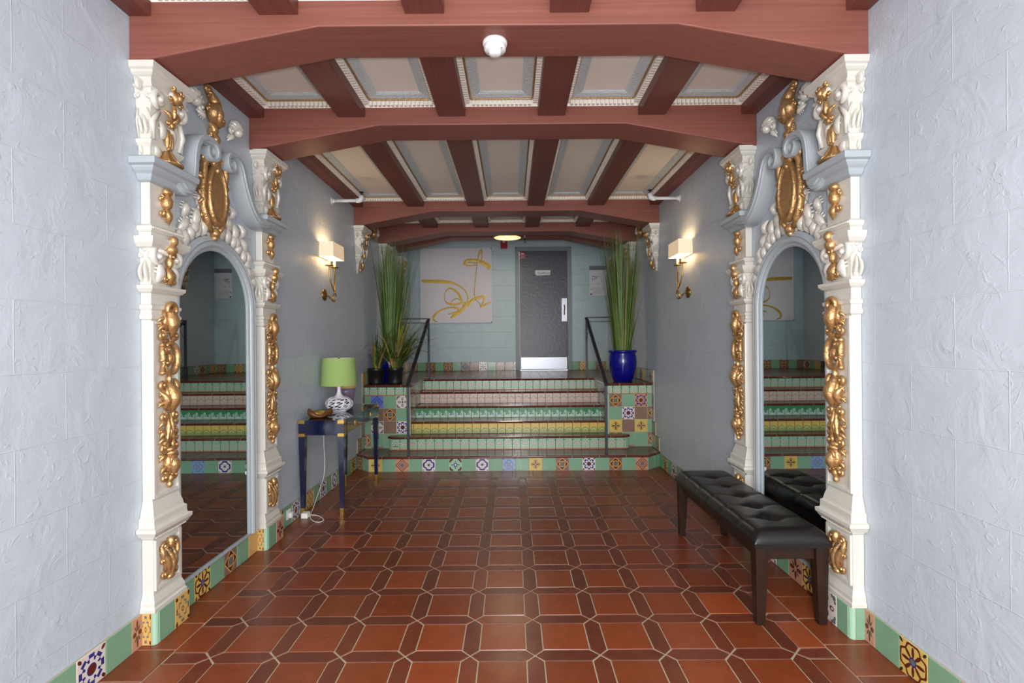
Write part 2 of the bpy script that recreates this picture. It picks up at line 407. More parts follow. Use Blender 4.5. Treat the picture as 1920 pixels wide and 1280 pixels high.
    if k == 'dkdiamond':
        return 'brown', [('gray', dia(0,0,.95)), ('dark', dia(0,0,.8)), ('gray', rect(-.3,-.3,.3,.3)), ('dark', circ(0,0,.2))]
    if k == 'lotus':
        o = [('mint2', rect(-1,-.72,1,1)), ('olive', elps(0,-.42,.85,.08)), ('mint2', elps(0,-.36,.8,.08))]
        for a, q in ((.75,.34),(PI-.75,.34),(.2,.4),(PI-.2,.4),(PI/2,.42)):
            o += [('brown', elps(.36*math.cos(a), -.12+.34*math.sin(a), q, .15, a)), ('cream', elps(.36*math.cos(a), -.12+.34*math.sin(a), q*.8, .085, a))]
        return 'peach', o+[('green', elps(-.75,.6,.2,.06,.6)), ('green', elps(.75,.6,.2,.06,-.6))]
    if k == 'lotusdk':
        c, o = motif('lotus'); return c, [(('dark' if a == 'brown' else ('green' if a == 'mint2' and i == 2 else a)), p) for i, (a, p) in enumerate(o)]
    if k == 'yelband':
        return 'yellow', [('olive', rect(-1,-1,1,-.25)), ('olive', elps(.1,-.3,.7,.42)), ('lime', elps(.1,-.42,.52,.3)), ('olive', elps(.1,-.5,.4,.2)), ('lime', elps(-.4,.2,.35,.05,.5))]
    if k == 'greenband':
        return 'mint2', [('green', rect(-1,.15,1,1)), ('green', elps(-.2,.15,.55,.28)), ('mint2', elps(.55,.2,.3,.22)), ('navy', elps(-.25,-.3,.28,.12,.5)), ('teal', elps(.3,-.25,.24,.09,-.5)), ('cream', elps(.0,-.62,.7,.08))]
    if k == 'pinkband':
        return 'pink', [('olive', elps(-.5,.05,.42,.07,.45)), ('olive', elps(.3,.1,.42,.07,-.5)), ('brown', elps(.75,.0,.25,.06,.6)), ('peach', elps(0,-.62,.9,.05)), ('green', elps(-.1,.32,.2,.06,.9))]
    return k, []
def clip(poly, x0, x1, y0=-1, y1=1):
    for ax, lim, sg in ((0,x0,1),(0,x1,-1),(1,y0,1),(1,y1,-1)):
        out = []
        for i in range(len(poly)):
            a, b = poly[i-1], poly[i]
            ia, ib = (a[ax]-lim)*sg >= -1e-9, (b[ax]-lim)*sg >= -1e-9
            if ia != ib:
                t = (lim-a[ax])/(b[ax]-a[ax]); out.append((a[0]+t*(b[0]-a[0]), a[1]+t*(b[1]-a[1])))
            if ib: out.append(b)
        poly = out
        if len(poly) < 3: return None
    return poly
class Tiles:
    # slot 0 is the grout
    """flat run of glazed tiles over grout; each colour is a material slot"""
    def __init__(s, g='groutlight'): s.mb = MB(); s.slots = [g]
    def slot(s, c):
        n = 't_'+c
        if n not in s.slots: s.slots.append(n)
        return s.slots.index(n)
    def tile(s, O, U, V, w_, h, kind, c0=-1, c1=1, g=.0022, th=.003, d0=-1, d1=1):
        """O: lower-left corner of the FULL tile; U,V unit axes; c0..c1 the part kept"""
        O, U, V = Vector(O), Vector(U), Vector(V); Nn = U.cross(V)
        bg, lay = motif(kind)
        gu, gv = 2*g/w_, 2*g/h
        a0, a1, b0, b1 = max(-1, c0)+gu, min(1, c1)-gu, d0+gv, d1-gv
        if a1-a0 < .04 or b1-b0 < .04: return
        P = lambda x, y, d: O+U*((x+1)/2*w_)+V*((y+1)/2*h)+Nn*d
        e = .0012; eu, ev = 2*e/w_, 2*e/h
        q = [(a0,b0),(a1,b0),(a1,b1),(a0,b1)]; qi = [(a0+eu,b0+ev),(a1-eu,b0+ev),(a1-eu,b1-ev),(a0+eu,b1-ev)]
        vs = [P(x,y,0) for x,y in q]+[P(x,y,th) for x,y in qi]
        s.mb.add(vs, [(4,5,6,7),(0,1,5,4),(1,2,6,5),(2,3,7,6),(3,0,4,7)], s.slot(bg))
        for i, (c, poly) in enumerate(lay):
            k = clip(poly, a0+eu, a1-eu, b0+ev, b1-ev)
            if k:
                k2 = [p for j, p in enumerate(k) if (abs(p[0]-k[j-1][0])+abs(p[1]-k[j-1][1])) > 1e-5]
                if len(k2) > 2:
                    vv = [P(x, y, th+.00012*(i+1)) for x, y in k2]
                    cx = sum(p[0] for p in k2)/len(k2); cy = sum(p[1] for p in k2)/len(k2)
                    s.mb.add(vv, [tuple(range(len(k2)))], s.slot(c))
    def back(s, O, U, V, w_, h):
        O, U, V = Vector(O), Vector(U), Vector(V); s.mb.add([O, O+U*w_, O+U*w_+V*h, O+V*h], [(0,1,2,3)], 0)
    def run(s, O, U, V, length, w_, h, kinds, start=0., th=.003):
        """tiles of pitch w_ starting at offset -start, clipped to [0,length]"""
        O, U, V = Vector(O), Vector(U), Vector(V)
        s.back(O, U, V, length, h)
        i = 0; x = -start
        while x < length-1e-4:
            if x+w_ > 1e-4:
                c0 = -1 if x >= 0 else -1+2*(-x)/w_
                c1 = 1 if x+w_ <= length else -1+2*(length-x)/w_
                s.tile(O+U*x, U, V, w_, h, kinds[i % len(kinds)], c0, c1, th=th)
            x += w_; i += 1
    def make(s, name, parent=None, **k): return build(name, s.mb, s.slots, parent, norm=False, **k)

# ------------------------------------------------------------------ floor
PT = .307; PW = .08; NX, NY = .098, 2.372
def build_floor():
    mb = MB(); mb.tint = []
    x0, x1 = XL, XR
    def put(poly, mi, tint, drop=.0035):
        cx = sum(p[0] for p in poly)/len(poly); cy = sum(p[1] for p in poly)/len(poly)
        tz = [random.uniform(-.0003, .0003) for _ in range(2)]
        def shr(p, g):
            dx, dy = cx-p[0], cy-p[1]; l = math.hypot(dx, dy); return (p[0]+dx/l*g, p[1]+dy/l*g)
        top = [shr(p, .0078) for p in poly]; bot = [shr(p, .0050) for p in poly]
        n = len(poly)
        vs = [(p[0], p[1], tz[0]*(p[0]-cx)*10+tz[1]*(p[1]-cy)*10) for p in top]+[(p[0], p[1], -drop) for p in bot]
        fs = [tuple(range(n))]+[(n+i, n+(i+1) % n, (i+1) % n, i) for i in range(n)]
        mb.add(vs, fs, mi); mb.tint += [tint]*len(fs)
    def ccw(p):
        a = sum(p[i-1][0]*p[i][1]-p[i][0]*p[i-1][1] for i in range(len(p))); return p if a > 0 else p[::-1]
    mb.add([(x0,YF,-.0032),(x1,YF,-.0032),(x1,6.2,-.0032),(x0,6.2,-.0032)], [(0,1,2,3)], 0); mb.tint.append((1,1,1))
    bx0, bx1, by1 = -1.64, 1.50, 5.50
    def tint(hot=False):
        v = random.uniform(.82, 1.12); r_ = random.uniform(.96, 1.06)
        if random.random() < .05: v *= 1.35
        return (v*r_, v, v*.95)
    def cl(poly):
        k = clip(poly, bx0, bx1, YF, by1)
        return ccw(k) if k and abs(sum(k[i-1][0]*k[i][1]-k[i][0]*k[i-1][1] for i in range(len(k)))) > .0012 else None
    h = PW/2
    for i in range(-8, 7):
        for j in range(-17, 12):
            x, y = NX+i*PT, NY+j*PT
            for poly, mi in (([(x+h,y+h),(x+PT-h,y+h),(x+PT-h,y+PT-h),(x+h,y+PT-h)], 1),
                             ([(x,y),(x+h,y-h),(x+PT-h,y-h),(x+PT,y),(x+PT-h,y+h),(x+h,y+h)], 2),
                             ([(x,y),(x+h,y+h),(x+h,y+PT-h),(x,y+PT),(x-h,y+PT-h),(x-h,y+h)], 2)):
                k = cl(poly)
                if k: put(k, mi, tint())
    y = YF
    while y < by1:                                      # border courses along the walls
        y2 = min(y+.229, by1)
        put([(x0,y),(bx0,y),(bx0,y2),(x0,y2)], 1, tint()); put([(bx1,y),(x1,y),(x1,y2),(bx1,y2)], 1, tint())
        y += .229
    x = x0
    while x < x1:
        x2 = min(x+.229, x1); put([(x,by1),(x2,by1),(x2,by1+.25),(x,by1+.25)], 1, tint()); x += .229
    x = x0
    while x < x1:
        x2 = min(x+.229, x1); put([(x,by1+.25),(x2,by1+.25),(x2,by1+.45),(x,by1+.45)], 1, tint()); x += .229
    return struct('floor', mb, ['grout', 'sq', 'pk'], norm=False, label='terracotta tile floor of squares framed by picket tiles')
build_floor()

# ------------------------------------------------------------------ walls
mb = MB(); mb.box((XL-.15, YF, -.1), (XL-.001, YB, 3.5)); struct('wall_left', mb, 'wallL', label='pale blue-gray block-scored stucco wall on the left')
mb = MB(); mb.box((XR+.001, YF, -.1), (XR+.15, YB, 3.5)); struct('wall_right', mb, 'wallR', label='pale blue-gray block-scored stucco wall on the right')
mb = MB()
DX0, DX1, DZ1 = .142, 1.006, 3.11                     # door leaf opening
FR = .075
mb.box((XL-.15, YB, 0), (DX0-.02, YB+.15, 3.5)); mb.box((DX1+.02, YB, 0), (XR+.15, YB+.15, 3.5)); mb.box((DX0-.02, YB, DZ1+.02), (DX1+.02, YB+.15, 3.5))
struct('wall_back', mb, 'wallB', label='pale teal stucco wall behind the landing')
# ceiling panels
mb = MB(); mb.box((XL-.15, YF, ZC), (XR+.15, BEAM[3]+BT, ZC+.1)); mb.box((XL-.15, BEAM[3]+BT, 3.36), (XR+.15, YB+.15, 3.46)); mb.box((XL-.15, BEAM[3]+BT-.05, ZC), (XR+.15, BEAM[3]+BT, 3.46))
struct('ceiling', mb, 'panel', label='beige ceiling panels above the beams')

# ------------------------------------------------------------------ beams
ORD = ['nearest', 'second', 'third', 'fourth']
def beam(y0, y1, zw, zf, zt, fx0, fx1, label):
    mb = MB()
    pr = [(XL, zw), (fx0, zf), (fx1, zf), (XR, zw), (XR, zt), (XL, zt)]
    mb.rings([[(x, y0, z) for x, z in pr], [(x, y1, z) for x, z in pr]])
    o = build('ceiling_beam', mb, 'beam', bevel=.006)
    return tag(o, label, 'beam', 'arched ceiling beams')
for i, y in enumerate(BEAM):
    beam(y, y+BT, 2.84, 3.008, ZC+.02, -.925, .815, ['red-brown arched ceiling beam nearest the viewer, with the smoke detector under it',
         'red-brown arched ceiling beam, second from the viewer, over the far mirror pilasters', 'red-brown arched ceiling beam, third from the viewer, just past the wall sconces',
         'dark red-brown arched ceiling beam, fourth from the viewer, above the plants'][i])
beam(8.05, 8.3, 2.95, 3.145, 3.4, -.95, .85, 'dark brown beam deepest in the hall, mostly hidden behind the disc ceiling light')
JX = [-1.115, -.41, .29, .995]; JW = .095; JZ = 3.065
bays = [(.3, BEAM[0]), (BEAM[0]+BT, BEAM[1]), (BEAM[1]+BT, BEAM[2]), (BEAM[2]+BT, BEAM[3])]
BN = ['in front of the nearest beam', 'between the nearest and second beams', 'between the second and third beams', 'between the third and fourth beams']
JN = ['against the left wall', 'second from the left', 'left of centre', 'right of centre', 'second from the right', 'against the right wall']
for b, (y0, y1) in enumerate(bays):
    xs = [(XL, XL+.11)]+[(c-JW, c+JW) for c in JX]+[(XR-.11, XR)]
    for k, (a, c) in enumerate(xs):
        mb = MB(); mb.box((a, y0, JZ), (c, y1, ZC+.005)); o = build('ceiling_joist', mb, 'joist', bevel=.004)
        tag(o, 'red-brown ceiling joist %s, %s' % (JN[k], BN[b]), 'joist', 'ceiling joists '+BN[b])
    for k in range(5):
        a, c = xs[k][1], xs[k+1][0]
        t = thing('coffer_moulding', 'white dentil moulding of %s ceiling panel %s' % (['far left', 'left', 'middle', 'right', 'far right'][k], BN[b]), 'moulding', ((a+c)/2, (y0+y1)/2, JZ+.05), 'ceiling panel mouldings')
        def frame(in0, in1, z0, z1, mi_mb):
            """mitred frame: profile from (in0,z0) at the joist to (in1,z1) inside"""
            o_ = [(a+in0, y0+in0), (c-in0, y0+in0), (c-in0, y1-in0), (a+in0, y1-in0)]
            i_ = [(a+in1, y0+in1), (c-in1, y0+in1), (c-in1, y1-in1), (a+in1, y1-in1)]
            vs = [(*p, z0) for p in o_]+[(*p, z1) for p in i_]+[(*p, ZC-.001) for p in o_]+[(*p, ZC-.001) for p in i_]
            fs = []
            for q in range(4):
                r_ = (q+1) % 4; fs += [(q, r_, 4+r_, 4+q), (8+q, 8+r_, 12+r_, 12+q), (q, r_, 8+r_, 8+q), (4+q, 4+r_, 12+r_, 12+q)]
            mi_mb.add(vs, fs)
        d = MB(); frame(.001, .022, 3.132, 3.168, d)
        # dentils: little blocks standing on the white cove
        pit = .030
        nx = int((c-a-.06)/pit); ny = int((y1-y0-.06)/pit)
        for q in range(nx):
            x = (a+c)/2+(q-(nx-1)/2)*pit
            for yy, sg in ((y0, 1), (y1, -1)):
                d.box((x-.0095, min(yy+sg*.003, yy+sg*.034), 3.134), (x+.0095, max(yy+sg*.003, yy+sg*.034), 3.163))
        if b:
            for q in range(ny):
                y = (y0+y1)/2+(q-(ny-1)/2)*pit
                for xx, sg in ((a, 1), (c, -1)):
                    d.box((min(xx+sg*.003, xx+sg*.034), y-.0095, 3.134), (max(xx+sg*.003, xx+sg*.034), y+.0095, 3.163))
        build('dentil_band', d, 'dentil', t)
        g = MB(); q_ = .041
        pts = [(a+q_, y0+q_, 3.168), (c-q_, y0+q_, 3.168), (c-q_, y1-q_, 3.168), (a+q_, y1-q_, 3.168)]
        for e in range(4):
            p0, p1 = Vector(pts[e]), Vector(pts[(e+1) % 4]); n = max(4, int((p1-p0).length/.011))
            g.tube([p0.lerp(p1, i/n) for i in range(n+1)], [.0075 if i % 2 else .0045 for i in range(n+1)], 5)
        build('gold_bead', g, 'gold', t)
        l = MB(); frame(.044, .095, 3.172, 3.178, l); frame(.095, .112, 3.176, 3.186, l); build('leaf_band', l, 'leafband', t)

# ------------------------------------------------------------------ pilasters
def stack(mb, u0, u1, wb, prof, mi=0):
    """moulded block: rings of (height, projection) around a plan rectangle standing on the wall"""
    rs = []
    for v, o in prof:
        rs.append([(u0-o, v, 0), (u0-o, v, wb+o), (u1+o, v, wb+o), (u1+o, v, 0)])
    mb.rings(rs, mi)
def cscroll(mb, cu, cv, ru, rv, a0, a1, rt, w_, ends=(1, 1), lo=.5):
    """C-shaped scroll: an arc of an ellipse with rolled ends"""
    n = 22; P = []; RR = []
    for i in range(n+1):
        t = i/n; a = a0+(a1-a0)*t; P.append((cu+ru*math.cos(a), cv+rv*math.sin(a), w_+rt*.4)); RR.append(rt*(lo+(1-lo)*math.sin(PI*t)))
    mb.ptube(P, RR, 1.3)
    sg = 1 if a1 > a0 else -1
    for e, a, k in ((ends[0], a0, -1), (ends[1], a1, 1)):
        if e:
            q = .72; u, v = cu+ru*q*math.cos(a), cv+rv*q*math.sin(a)
            mb.scroll(u, v, max(ru, rv)*.30, a, sg*k*1.1, rt*.8, w_+rt*.4)
def gold_shaft(mb, uc, w_):
    """gold relief running down a pilaster shaft, heights .75 to 1.69"""
    # hooded leaf
    cscroll(mb, uc+.006, 1.655, .030, .034, R(-60), R(200), .014, w_+.012, (1, 0)); mb.leaf(uc+.004, 1.67, -PI/2-.1, .165, .070, .055, w_+.004, lobes=3, curl=.25)
    mb.ptube([(uc-.03, 1.655, w_+.004), (uc-.036, 1.60, w_+.012), (uc-.02, 1.545, w_+.004)], [.008, .013, .009], 1.2)
    for sg in (-1, 1): mb.scroll(uc+sg*.050, 1.525, .026, PI/2, sg*1.3, .013, w_+.006); mb.ptube([(uc, 1.50, w_), (uc+sg*.03, 1.497, w_+.006), (uc+sg*.058, 1.505, w_)], [.009, .011, .006], 1.1)
    # oval C scroll with rolled ends and a spine on its left
    cscroll(mb, uc+.006, 1.408, .050, .078, R(128), R(-155), .016, w_+.004, (1, 1)); mb.leaf(uc-.006, 1.365, PI/2-.2, .085, .04, .03, w_, lobes=2)
    mb.ptube([(uc-.048, 1.485, w_+.004), (uc-.056, 1.43, w_+.012), (uc-.044, 1.375, w_+.008), (uc-.05, 1.33, w_+.004)], [.010, .014, .010, .012], 1.2)
    for v in (1.475, 1.40, 1.335): mb.ell((uc-.052, v, w_+.008), (.015, .013, .016))
    mb.scroll(uc-.046, 1.272, .022, -PI/2, -1.2, .012, w_+.006); mb.leaf(uc+.046, 1.30, -PI/2+.1, .09, .036, .03, w_+.002, lobes=2, curl=-.3); mb.ell((uc, 1.30, w_+.004), (.012, .024, .016))
    # swelling leaf bulb wrapped by smaller leaves
    mb.ell((uc-.006, 1.205, w_+.004), (.036, .070, .034)); mb.leaf(uc-.004, 1.285, -PI/2, .165, .066, .06, w_+.008, lobes=4, curl=.12)
    mb.leaf(uc-.03, 1.15, PI/2+.15, .10, .034, .04, w_+.004, lobes=2); mb.leaf(uc+.026, 1.15, PI/2-.15, .10, .034, .04, w_+.004, lobes=2)
    for sg in (-1, 1):
        mb.scroll(uc+sg*.044, 1.112, .025, PI/2, sg*1.3, .013, w_+.006)
        mb.ptube([(uc+sg*.010, 1.125, w_), (uc+sg*.014, 1.06, w_+.01), (uc+sg*.020, 1.00, w_+.008), (uc+sg*.040, .965, w_+.002)], [.008, .012, .011, .012], 1.3)
        mb.scroll(uc+sg*.044, .955, .026, PI/2, sg*1.3, .013, w_+.006)
    mb.ptube([(uc, 1.09, w_), (uc, 1.03, w_+.012), (uc, .96, w_)], [.006, .011, .006], 1.3)
    mb.leaf(uc-.02, .915, 0.25, .06, .03, .03, w_+.006, lobes=1); mb.leaf(uc+.02, .935, PI-.25, .06, .03, .03, w_+.006, lobes=1)
    mb.ell((uc-.002, .868, w_+.004), (.032, .054, .03)); mb.leaf(uc, .915, -PI/2, .12, .056, .05, w_+.008, lobes=3); mb.scroll(uc-.006, .882, .024, 0, 1.3, .010, w_+.03)
    for sg in (-1, 1): mb.scroll(uc+sg*.038, .802, .024, PI/2, sg*1.2, .013, w_+.004)
    for k, v in enumerate((1.60, 1.565, 1.24, 1.17, 1.075, 1.03, .985, .905, .85)):
        for sg in (-1, 1):
            mb.leaf(uc+sg*.022, v, PI/2-sg*(1.0+.25*(k % 3)), .052, .026, .022, w_-.002, lobes=1, curl=-.8*sg)
            if k % 2: mb.scroll(uc+sg*.058, v+.01, .014, PI/2, sg*1.2, .007, w_)
    mb.ell((uc, .79, w_+.006), (.018, .022, .02)); mb.ell((uc, .758, w_+.004), (.014, .018, .016))
def gold_pedestal(mb, uc, w_):
    for sg in (-1, 1):
        mb.scroll(uc+sg*.040, .455, .026, -PI/2, -sg*1.2, .012, w_); mb.ptube([(uc+sg*.060, .46, w_), (uc+sg*.052, .41, w_+.006), (uc+sg*.028, .37, w_+.004), (uc+sg*.034, .33, w_)], [.009, .013, .012, .008], 1.1)
        mb.scroll(uc+sg*.050, .385, .018, PI/2, sg*1.1, .010, w_)
        mb.scroll(uc+sg*.040, .312, .026, PI/2, sg*1.2, .012, w_)
        mb.leaf(uc+sg*.012, .30, PI/2-sg*.18, .15, .028, .03, w_+.002, lobes=1)
    mb.ell((uc, .46, w_+.004), (.017, .034, .022)); mb.leaf(uc, .285, PI/2, .17, .030, .034, w_+.004, lobes=2)
    mb.ell((uc, .290, w_+.004), (.026, .016, .018))
def cap_relief(mb, fn_list, lo, hi, aw, wide):
    """volutes and leaves on one face of a capital; fn maps (a, v, o)"""
    for f, half in fn_list:
        old = mb.fn; mb.fn = f
        mb.scroll(-half*.62, hi-.045, half*.42, PI/2, 1.4, half*.17, .006); mb.scroll(half*.62, hi-.045, half*.42, PI/2, -1.4, half*.17, .006)
        mb.leaf(-half*.55, lo+.01, PI/2, (hi-lo)*.6, half*.55, .03, .002, lobes=3, curl=-.15); mb.leaf(half*.55, lo+.01, PI/2, (hi-lo)*.6, half*.55, .03, .002, lobes=3, curl=.15)
        mb.ptube([(-half*.6, hi-.01, .004), (0, hi-.024, .012), (half*.6, hi-.01, .004)], half*.12, 1)
        mb.fn = old
def faces(f, u0, u1, wb):
    um = (u0+u1)/2; hf = (u1-u0)/2
    return [(lambda p: f(Vector((um+p[0], p[1], wb+p[2]))), hf),
            (lambda p: f(Vector((u0-p[2], p[1], wb/2+p[0]))), wb/2),
            (lambda p: f(Vector((u1+p[2], p[1], wb/2+p[0]))), wb/2)]
CORBEL = [(2.40,.006),(2.455,.010),(2.475,.024),(2.49,.028),(2.50,.010),(2.60,.016),(2.68,.026),(2.735,.034),(2.742,.044),(2.752,.044),(2.757,.034),(2.788,.036),(2.794,.048),(2.803,.058),(2.814,.058),(2.820,.070),(2.85,.074)]
def corbel_relief(white, gold, f, u0, u1, wb, uc, bell=True):
    for ff, hf in faces(f, u0-.03, u1+.03, wb+.03):
        old = white.fn; white.fn = ff
        k = hf
        white.scroll(-k*.62, 2.70, k*.36, -PI/2, -1.4, k*.14, .004); white.scroll(k*.62, 2.70, k*.36, -PI/2, 1.4, k*.14, .004)
        white.ptube([(-k*.75, 2.50, -.012), (-k*.9, 2.58, -.006), (-k*.6, 2.64, .004)], [k*.07, k*.13, k*.08], 1)
        white.ptube([(k*.75, 2.50, -.012), (k*.9, 2.58, -.006), (k*.6, 2.64, .004)], [k*.07, k*.13, k*.08], 1)
        white.leaf(-k*.3, 2.52, PI/2, .10, k*.4, .02, -.01, lobes=2); white.leaf(k*.3, 2.52, PI/2, .10, k*.4, .02, -.01, lobes=2)
        white.ell((0, 2.745, .03), (k*.3, .03, .02)); white.leaf(-k*.5, 2.42, PI/2, .06, k*.4, .02, -.02, lobes=1)
        white.fn = old
    w_ = wb+.045
    g = gold
    g.ell((uc, 2.745, w_+.022), (.034, .036, .026)); g.ell((uc, 2.745, w_+.04), (.018, .02, .016))
    for sg in (-1, 1):
        g.scroll(uc+sg*.036, 2.775, .018, PI/2, sg, .009, w_+.03); g.scroll(uc+sg*.042, 2.725, .018, -PI/2, -sg, .009, w_+.02)
        g.leaf(uc+sg*.006, 2.62, PI/2-sg*.75, .075, .026, .022, w_, lobes=2); g.scroll(uc+sg*.022, 2.61, .018, -PI/2, -sg*1.1, .009, w_-.006)
    g.ell((uc, 2.675, w_+.008), (.012, .04, .016)); g.ell((uc, 2.605, w_-.005), (.016, .018, .016))
    for q in range(3): g.ell((uc+(q-1)*.016, 2.53, wb+.028), (.011, .052, .014))
    g.box if False else None
    if bell:
        prof = [(.075, 0), (.078, .006), (.05, .02), (.034, .05), (.026, .068), (.012, .074)]
        rs = []
        for rr, z in prof:
            rs.append([(uc+rr*math.cos(2*PI*i/16), 2.40+z, wb+.01+rr*1.05*math.sin(2*PI*i/16)) for i in range(16)])
        g.rings(rs, 0, True); g.ell((uc, 2.49, wb+.02), (.018, .018, .018))
        for q in range(5):
            a = PI*q/4; g.ptube([(uc+.078*math.cos(a), 2.405, wb+.01+.078*math.sin(a)), (uc+.045*math.cos(a), 2.43, wb+.014+.045*math.sin(a)), (uc+.02*math.cos(a), 2.47, wb+.016+.02*math.sin(a))], .006, 1, 6)
def pilaster(s, u0, u1, label):
    f = side(s); wb = .05; uc = (u0+u1)/2+.004
    t = thing('pilaster', label, 'pilaster', f((uc, 0, .03)), 'mirror pilasters')
    # glazed tile foot
    T = Tiles(); a, b, wd = u0-.022, u1+.04, .078
    h = .158; bn = .02
    if s < 0: U1, U2 = Vector((0,1,0)), Vector((1,0,0))
    corner = lambda u, w_: f((u, 0, w_))
    tk = (['tan', 'cross'] if s < 0 else ['floral', 'mint'])
    Z = Vector((0,0,1))
    # camera-facing return and hall face, each with outward normals U x V
    if s < 0:
        T.run(corner(a, 0), (1,0,0), Z, wd-bn, wd-bn, h, ['cross'])
        T.run(corner(a+bn, wd), (0,1,0), Z, b-a-bn, .118, h, ['mint', 'cross' if u0 < 3 else 'redflower'])
        T.run(corner(b, wd), (-1,0,0), Z, wd, wd, h, ['tan'])
    else:
        T.run(corner(a, wd-bn), (1,0,0), Z, wd-bn, wd-bn, h, ['mint'])
        T.run(corner(b, wd), (0,-1,0), Z, b-a-bn, .15, h, ['floral' if u0 < 3 else 'star', 'mint'], start=0)
        T.run(corner(b, 0), (-1,0,0), Z, wd, wd, h, ['tan'])
    core = MB(f); P = [(a, 0), (a, wd-bn)]+[(a+bn-bn*math.cos(q*PI/12), wd-bn+bn*math.sin(q*PI/12)) for q in range(1, 7)]+[(b-.001, wd-.001), (b-.001, 0)]
    P = [(p[0]+.0005, max(0, p[1]-.0005)) for p in P]
    core.rings([[(p[0], 0, p[1]) for p in P], [(p[0], h, p[1]) for p in P]], 0)
    si = T.slot('mint2'); base = len(T.mb.v); T.mb.v += core.v; T.mb.f += [[base+i for i in q] for q in core.f]; T.mb.m += [si]*len(core.f); T.mb.sm += [False]*len(core.f)
    T.make('tile_foot', t)
    p = MB(f)
    stack(p, u0, u1, wb, [(.156,.026),(.176,.026),(.182,.020),(.20,.020),(.235,.008),(.25,.006),(.51,.006),(.518,.014),(.524,.014),(.53,.03),(.54,.036),(.555,.046),(.572,.046),(.578,.030),(.592,.028),(.618,.028),(.626,.018),(.65,.014),(.685,.004),(.70,0)])
    # raised panel border on pedestal
    for (x0, v0, x1, v1) in ((u0, .255, u0+.022, .505), (u1-.022, .255, u1, .505), (u0+.022, .255, u1-.022, .272), (u0+.022, .49, u1-.022, .505)):
        p.box((x0, v0, wb+.004), (x1, v1, wb+.016))
    n = 22
    for i in range(n): p.ell((u0-.02+(u1-u0+.04)*(i+.5)/n, .526, wb+.026), (.0045, .0045, .005), 0, 6, 4)
    build('pedestal', p, 'pearl', t, bevel=.002)
    g = MB(f); gold_pedestal(g, (u0+u1)/2, wb+.016); build('pedestal_ornament', g, 'gold', t)
    p = MB(f)
    stack(p, u0, u1, wb, [(.70,0),(1.60,0),(1.606,.012),(1.622,.016),(1.634,.006),(1.650,.006),(1.656,.014),(1.672,.016),(1.682,.002),(1.735,.002)])
    for (x0, v0, x1, v1) in ((u0, .71, u0+.016, 1.595), (u1-.016, .71, u1, 1.595), (u0+.016, .71, u1-.016, .728), (u0+.016, 1.582, u1-.016, 1.595)):
        p.box((x0, v0, wb-.002), (x1, v1, wb+.010))
    build('shaft', p, 'pearl', t, bevel=.002)
    g = MB(f); gold_shaft(g, uc, wb+.012); build('shaft_ornament', g, 'gold', t)
    p = MB(f)
    stack(p, u0, u1, wb, [(1.735,.002),(1.742,.016),(1.756,.028),(1.772,.030),(1.778,.004),(1.86,.0),(1.955,.010),(1.962,.026),(1.98,.040),(1.998,.046),(2.01,.046),(2.012,.012),(2.035,.012),(2.04,.020),(2.05,.026),(2.064,.026),(2.072,.012),(2.078,.0)])
    for i in range(26): p.ell((u0-.02+(u1-u0+.04)*(i+.5)/26, 2.056, wb+.026), (.006, .008, .006), .6, 6, 4)
    cap_relief(p, faces(f, u0-.006, u1+.006, wb+.006), 1.78, 1.965, 0, 0)
    build('capital', p, 'pearl', t)
    g = MB(f); w_ = wb+.016
    g.ell((uc, 2.01, w_+.03), (.022, .028, .024)); g.ell((uc, 1.965, w_+.02), (.03, .03, .028)); g.scroll(uc+.012, 1.93, .026, 0, 1.2, .011, w_+.016)
    g.ell((uc, 1.90, w_+.008), (.017, .03, .02)); g.leaf(uc, 1.875, -PI/2, .10, .06, .034, w_, lobes=2); g.scroll(uc-.024, 1.81, .018, PI/2, 1, .009, w_+.008); g.scroll(uc+.024, 1.80, .018, PI/2, -1, .009, w_+.008)
    build('capital_ornament', g, 'gold', t)
    p = MB(f); stack(p, u0+.004, u1-.004, wb-.004, [(2.078,0),(2.29,0)]); build('upper_block', p, 'pearl', t, bevel=.002)
    g = MB(f); w_ = wb+.006
    g.ell((uc, 2.262, w_+.012), (.03, .022, .022)); g.ell((uc, 2.21, w_+.008), (.028, .042, .028))
    for sg in (-1, 1): g.scroll(uc+sg*.036, 2.225, .018, PI/2, sg, .01, w_+.004); g.leaf(uc+sg*.008, 2.17, -PI/2+sg*.7, .05, .026, .02, w_, lobes=1); g.scroll(uc+sg*.03, 2.145, .013, PI/2, -sg, .008, w_+.004)
    g.leaf(uc, 2.18, -PI/2, .085, .04, .03, w_+.004, lobes=3)
    build('upper_ornament', g, 'gold', t)
    p = MB(f); stack(p, u0, u1, wb, [(2.285,.002),(2.292,.016),(2.305,.024),(2.318,.030),(2.33,.046),(2.342,.056),(2.35,.058),(2.356,.076),(2.385,.080),(2.392,.072),(2.402,.05)])
    tag(build('cornice', p, 'bluegray', t, bevel=.0015), 'blue-gray moulded cornice', None)
    p = MB(f); g = MB(f); stack(p, u0, u1, wb, CORBEL); corbel_relief(p, g, f, u0, u1, wb, uc)
    build('corbel', p, 'pearl', t); build('corbel_ornament', g, 'gold', t)
PU = [(2.495, 2.69), (3.615, 3.805)]
pilaster(-1, *PU[0], 'white and gold pilaster, left wall, nearer the viewer than the mirror')
pilaster(-1, *PU[1], 'white and gold pilaster, left wall, between mirror and console table')
pilaster(1, *PU[0], 'white and gold pilaster, right wall, nearer the viewer than mirror and bench')
pilaster(1, *PU[1], 'white and gold pilaster, right wall, on the far side of the mirror')

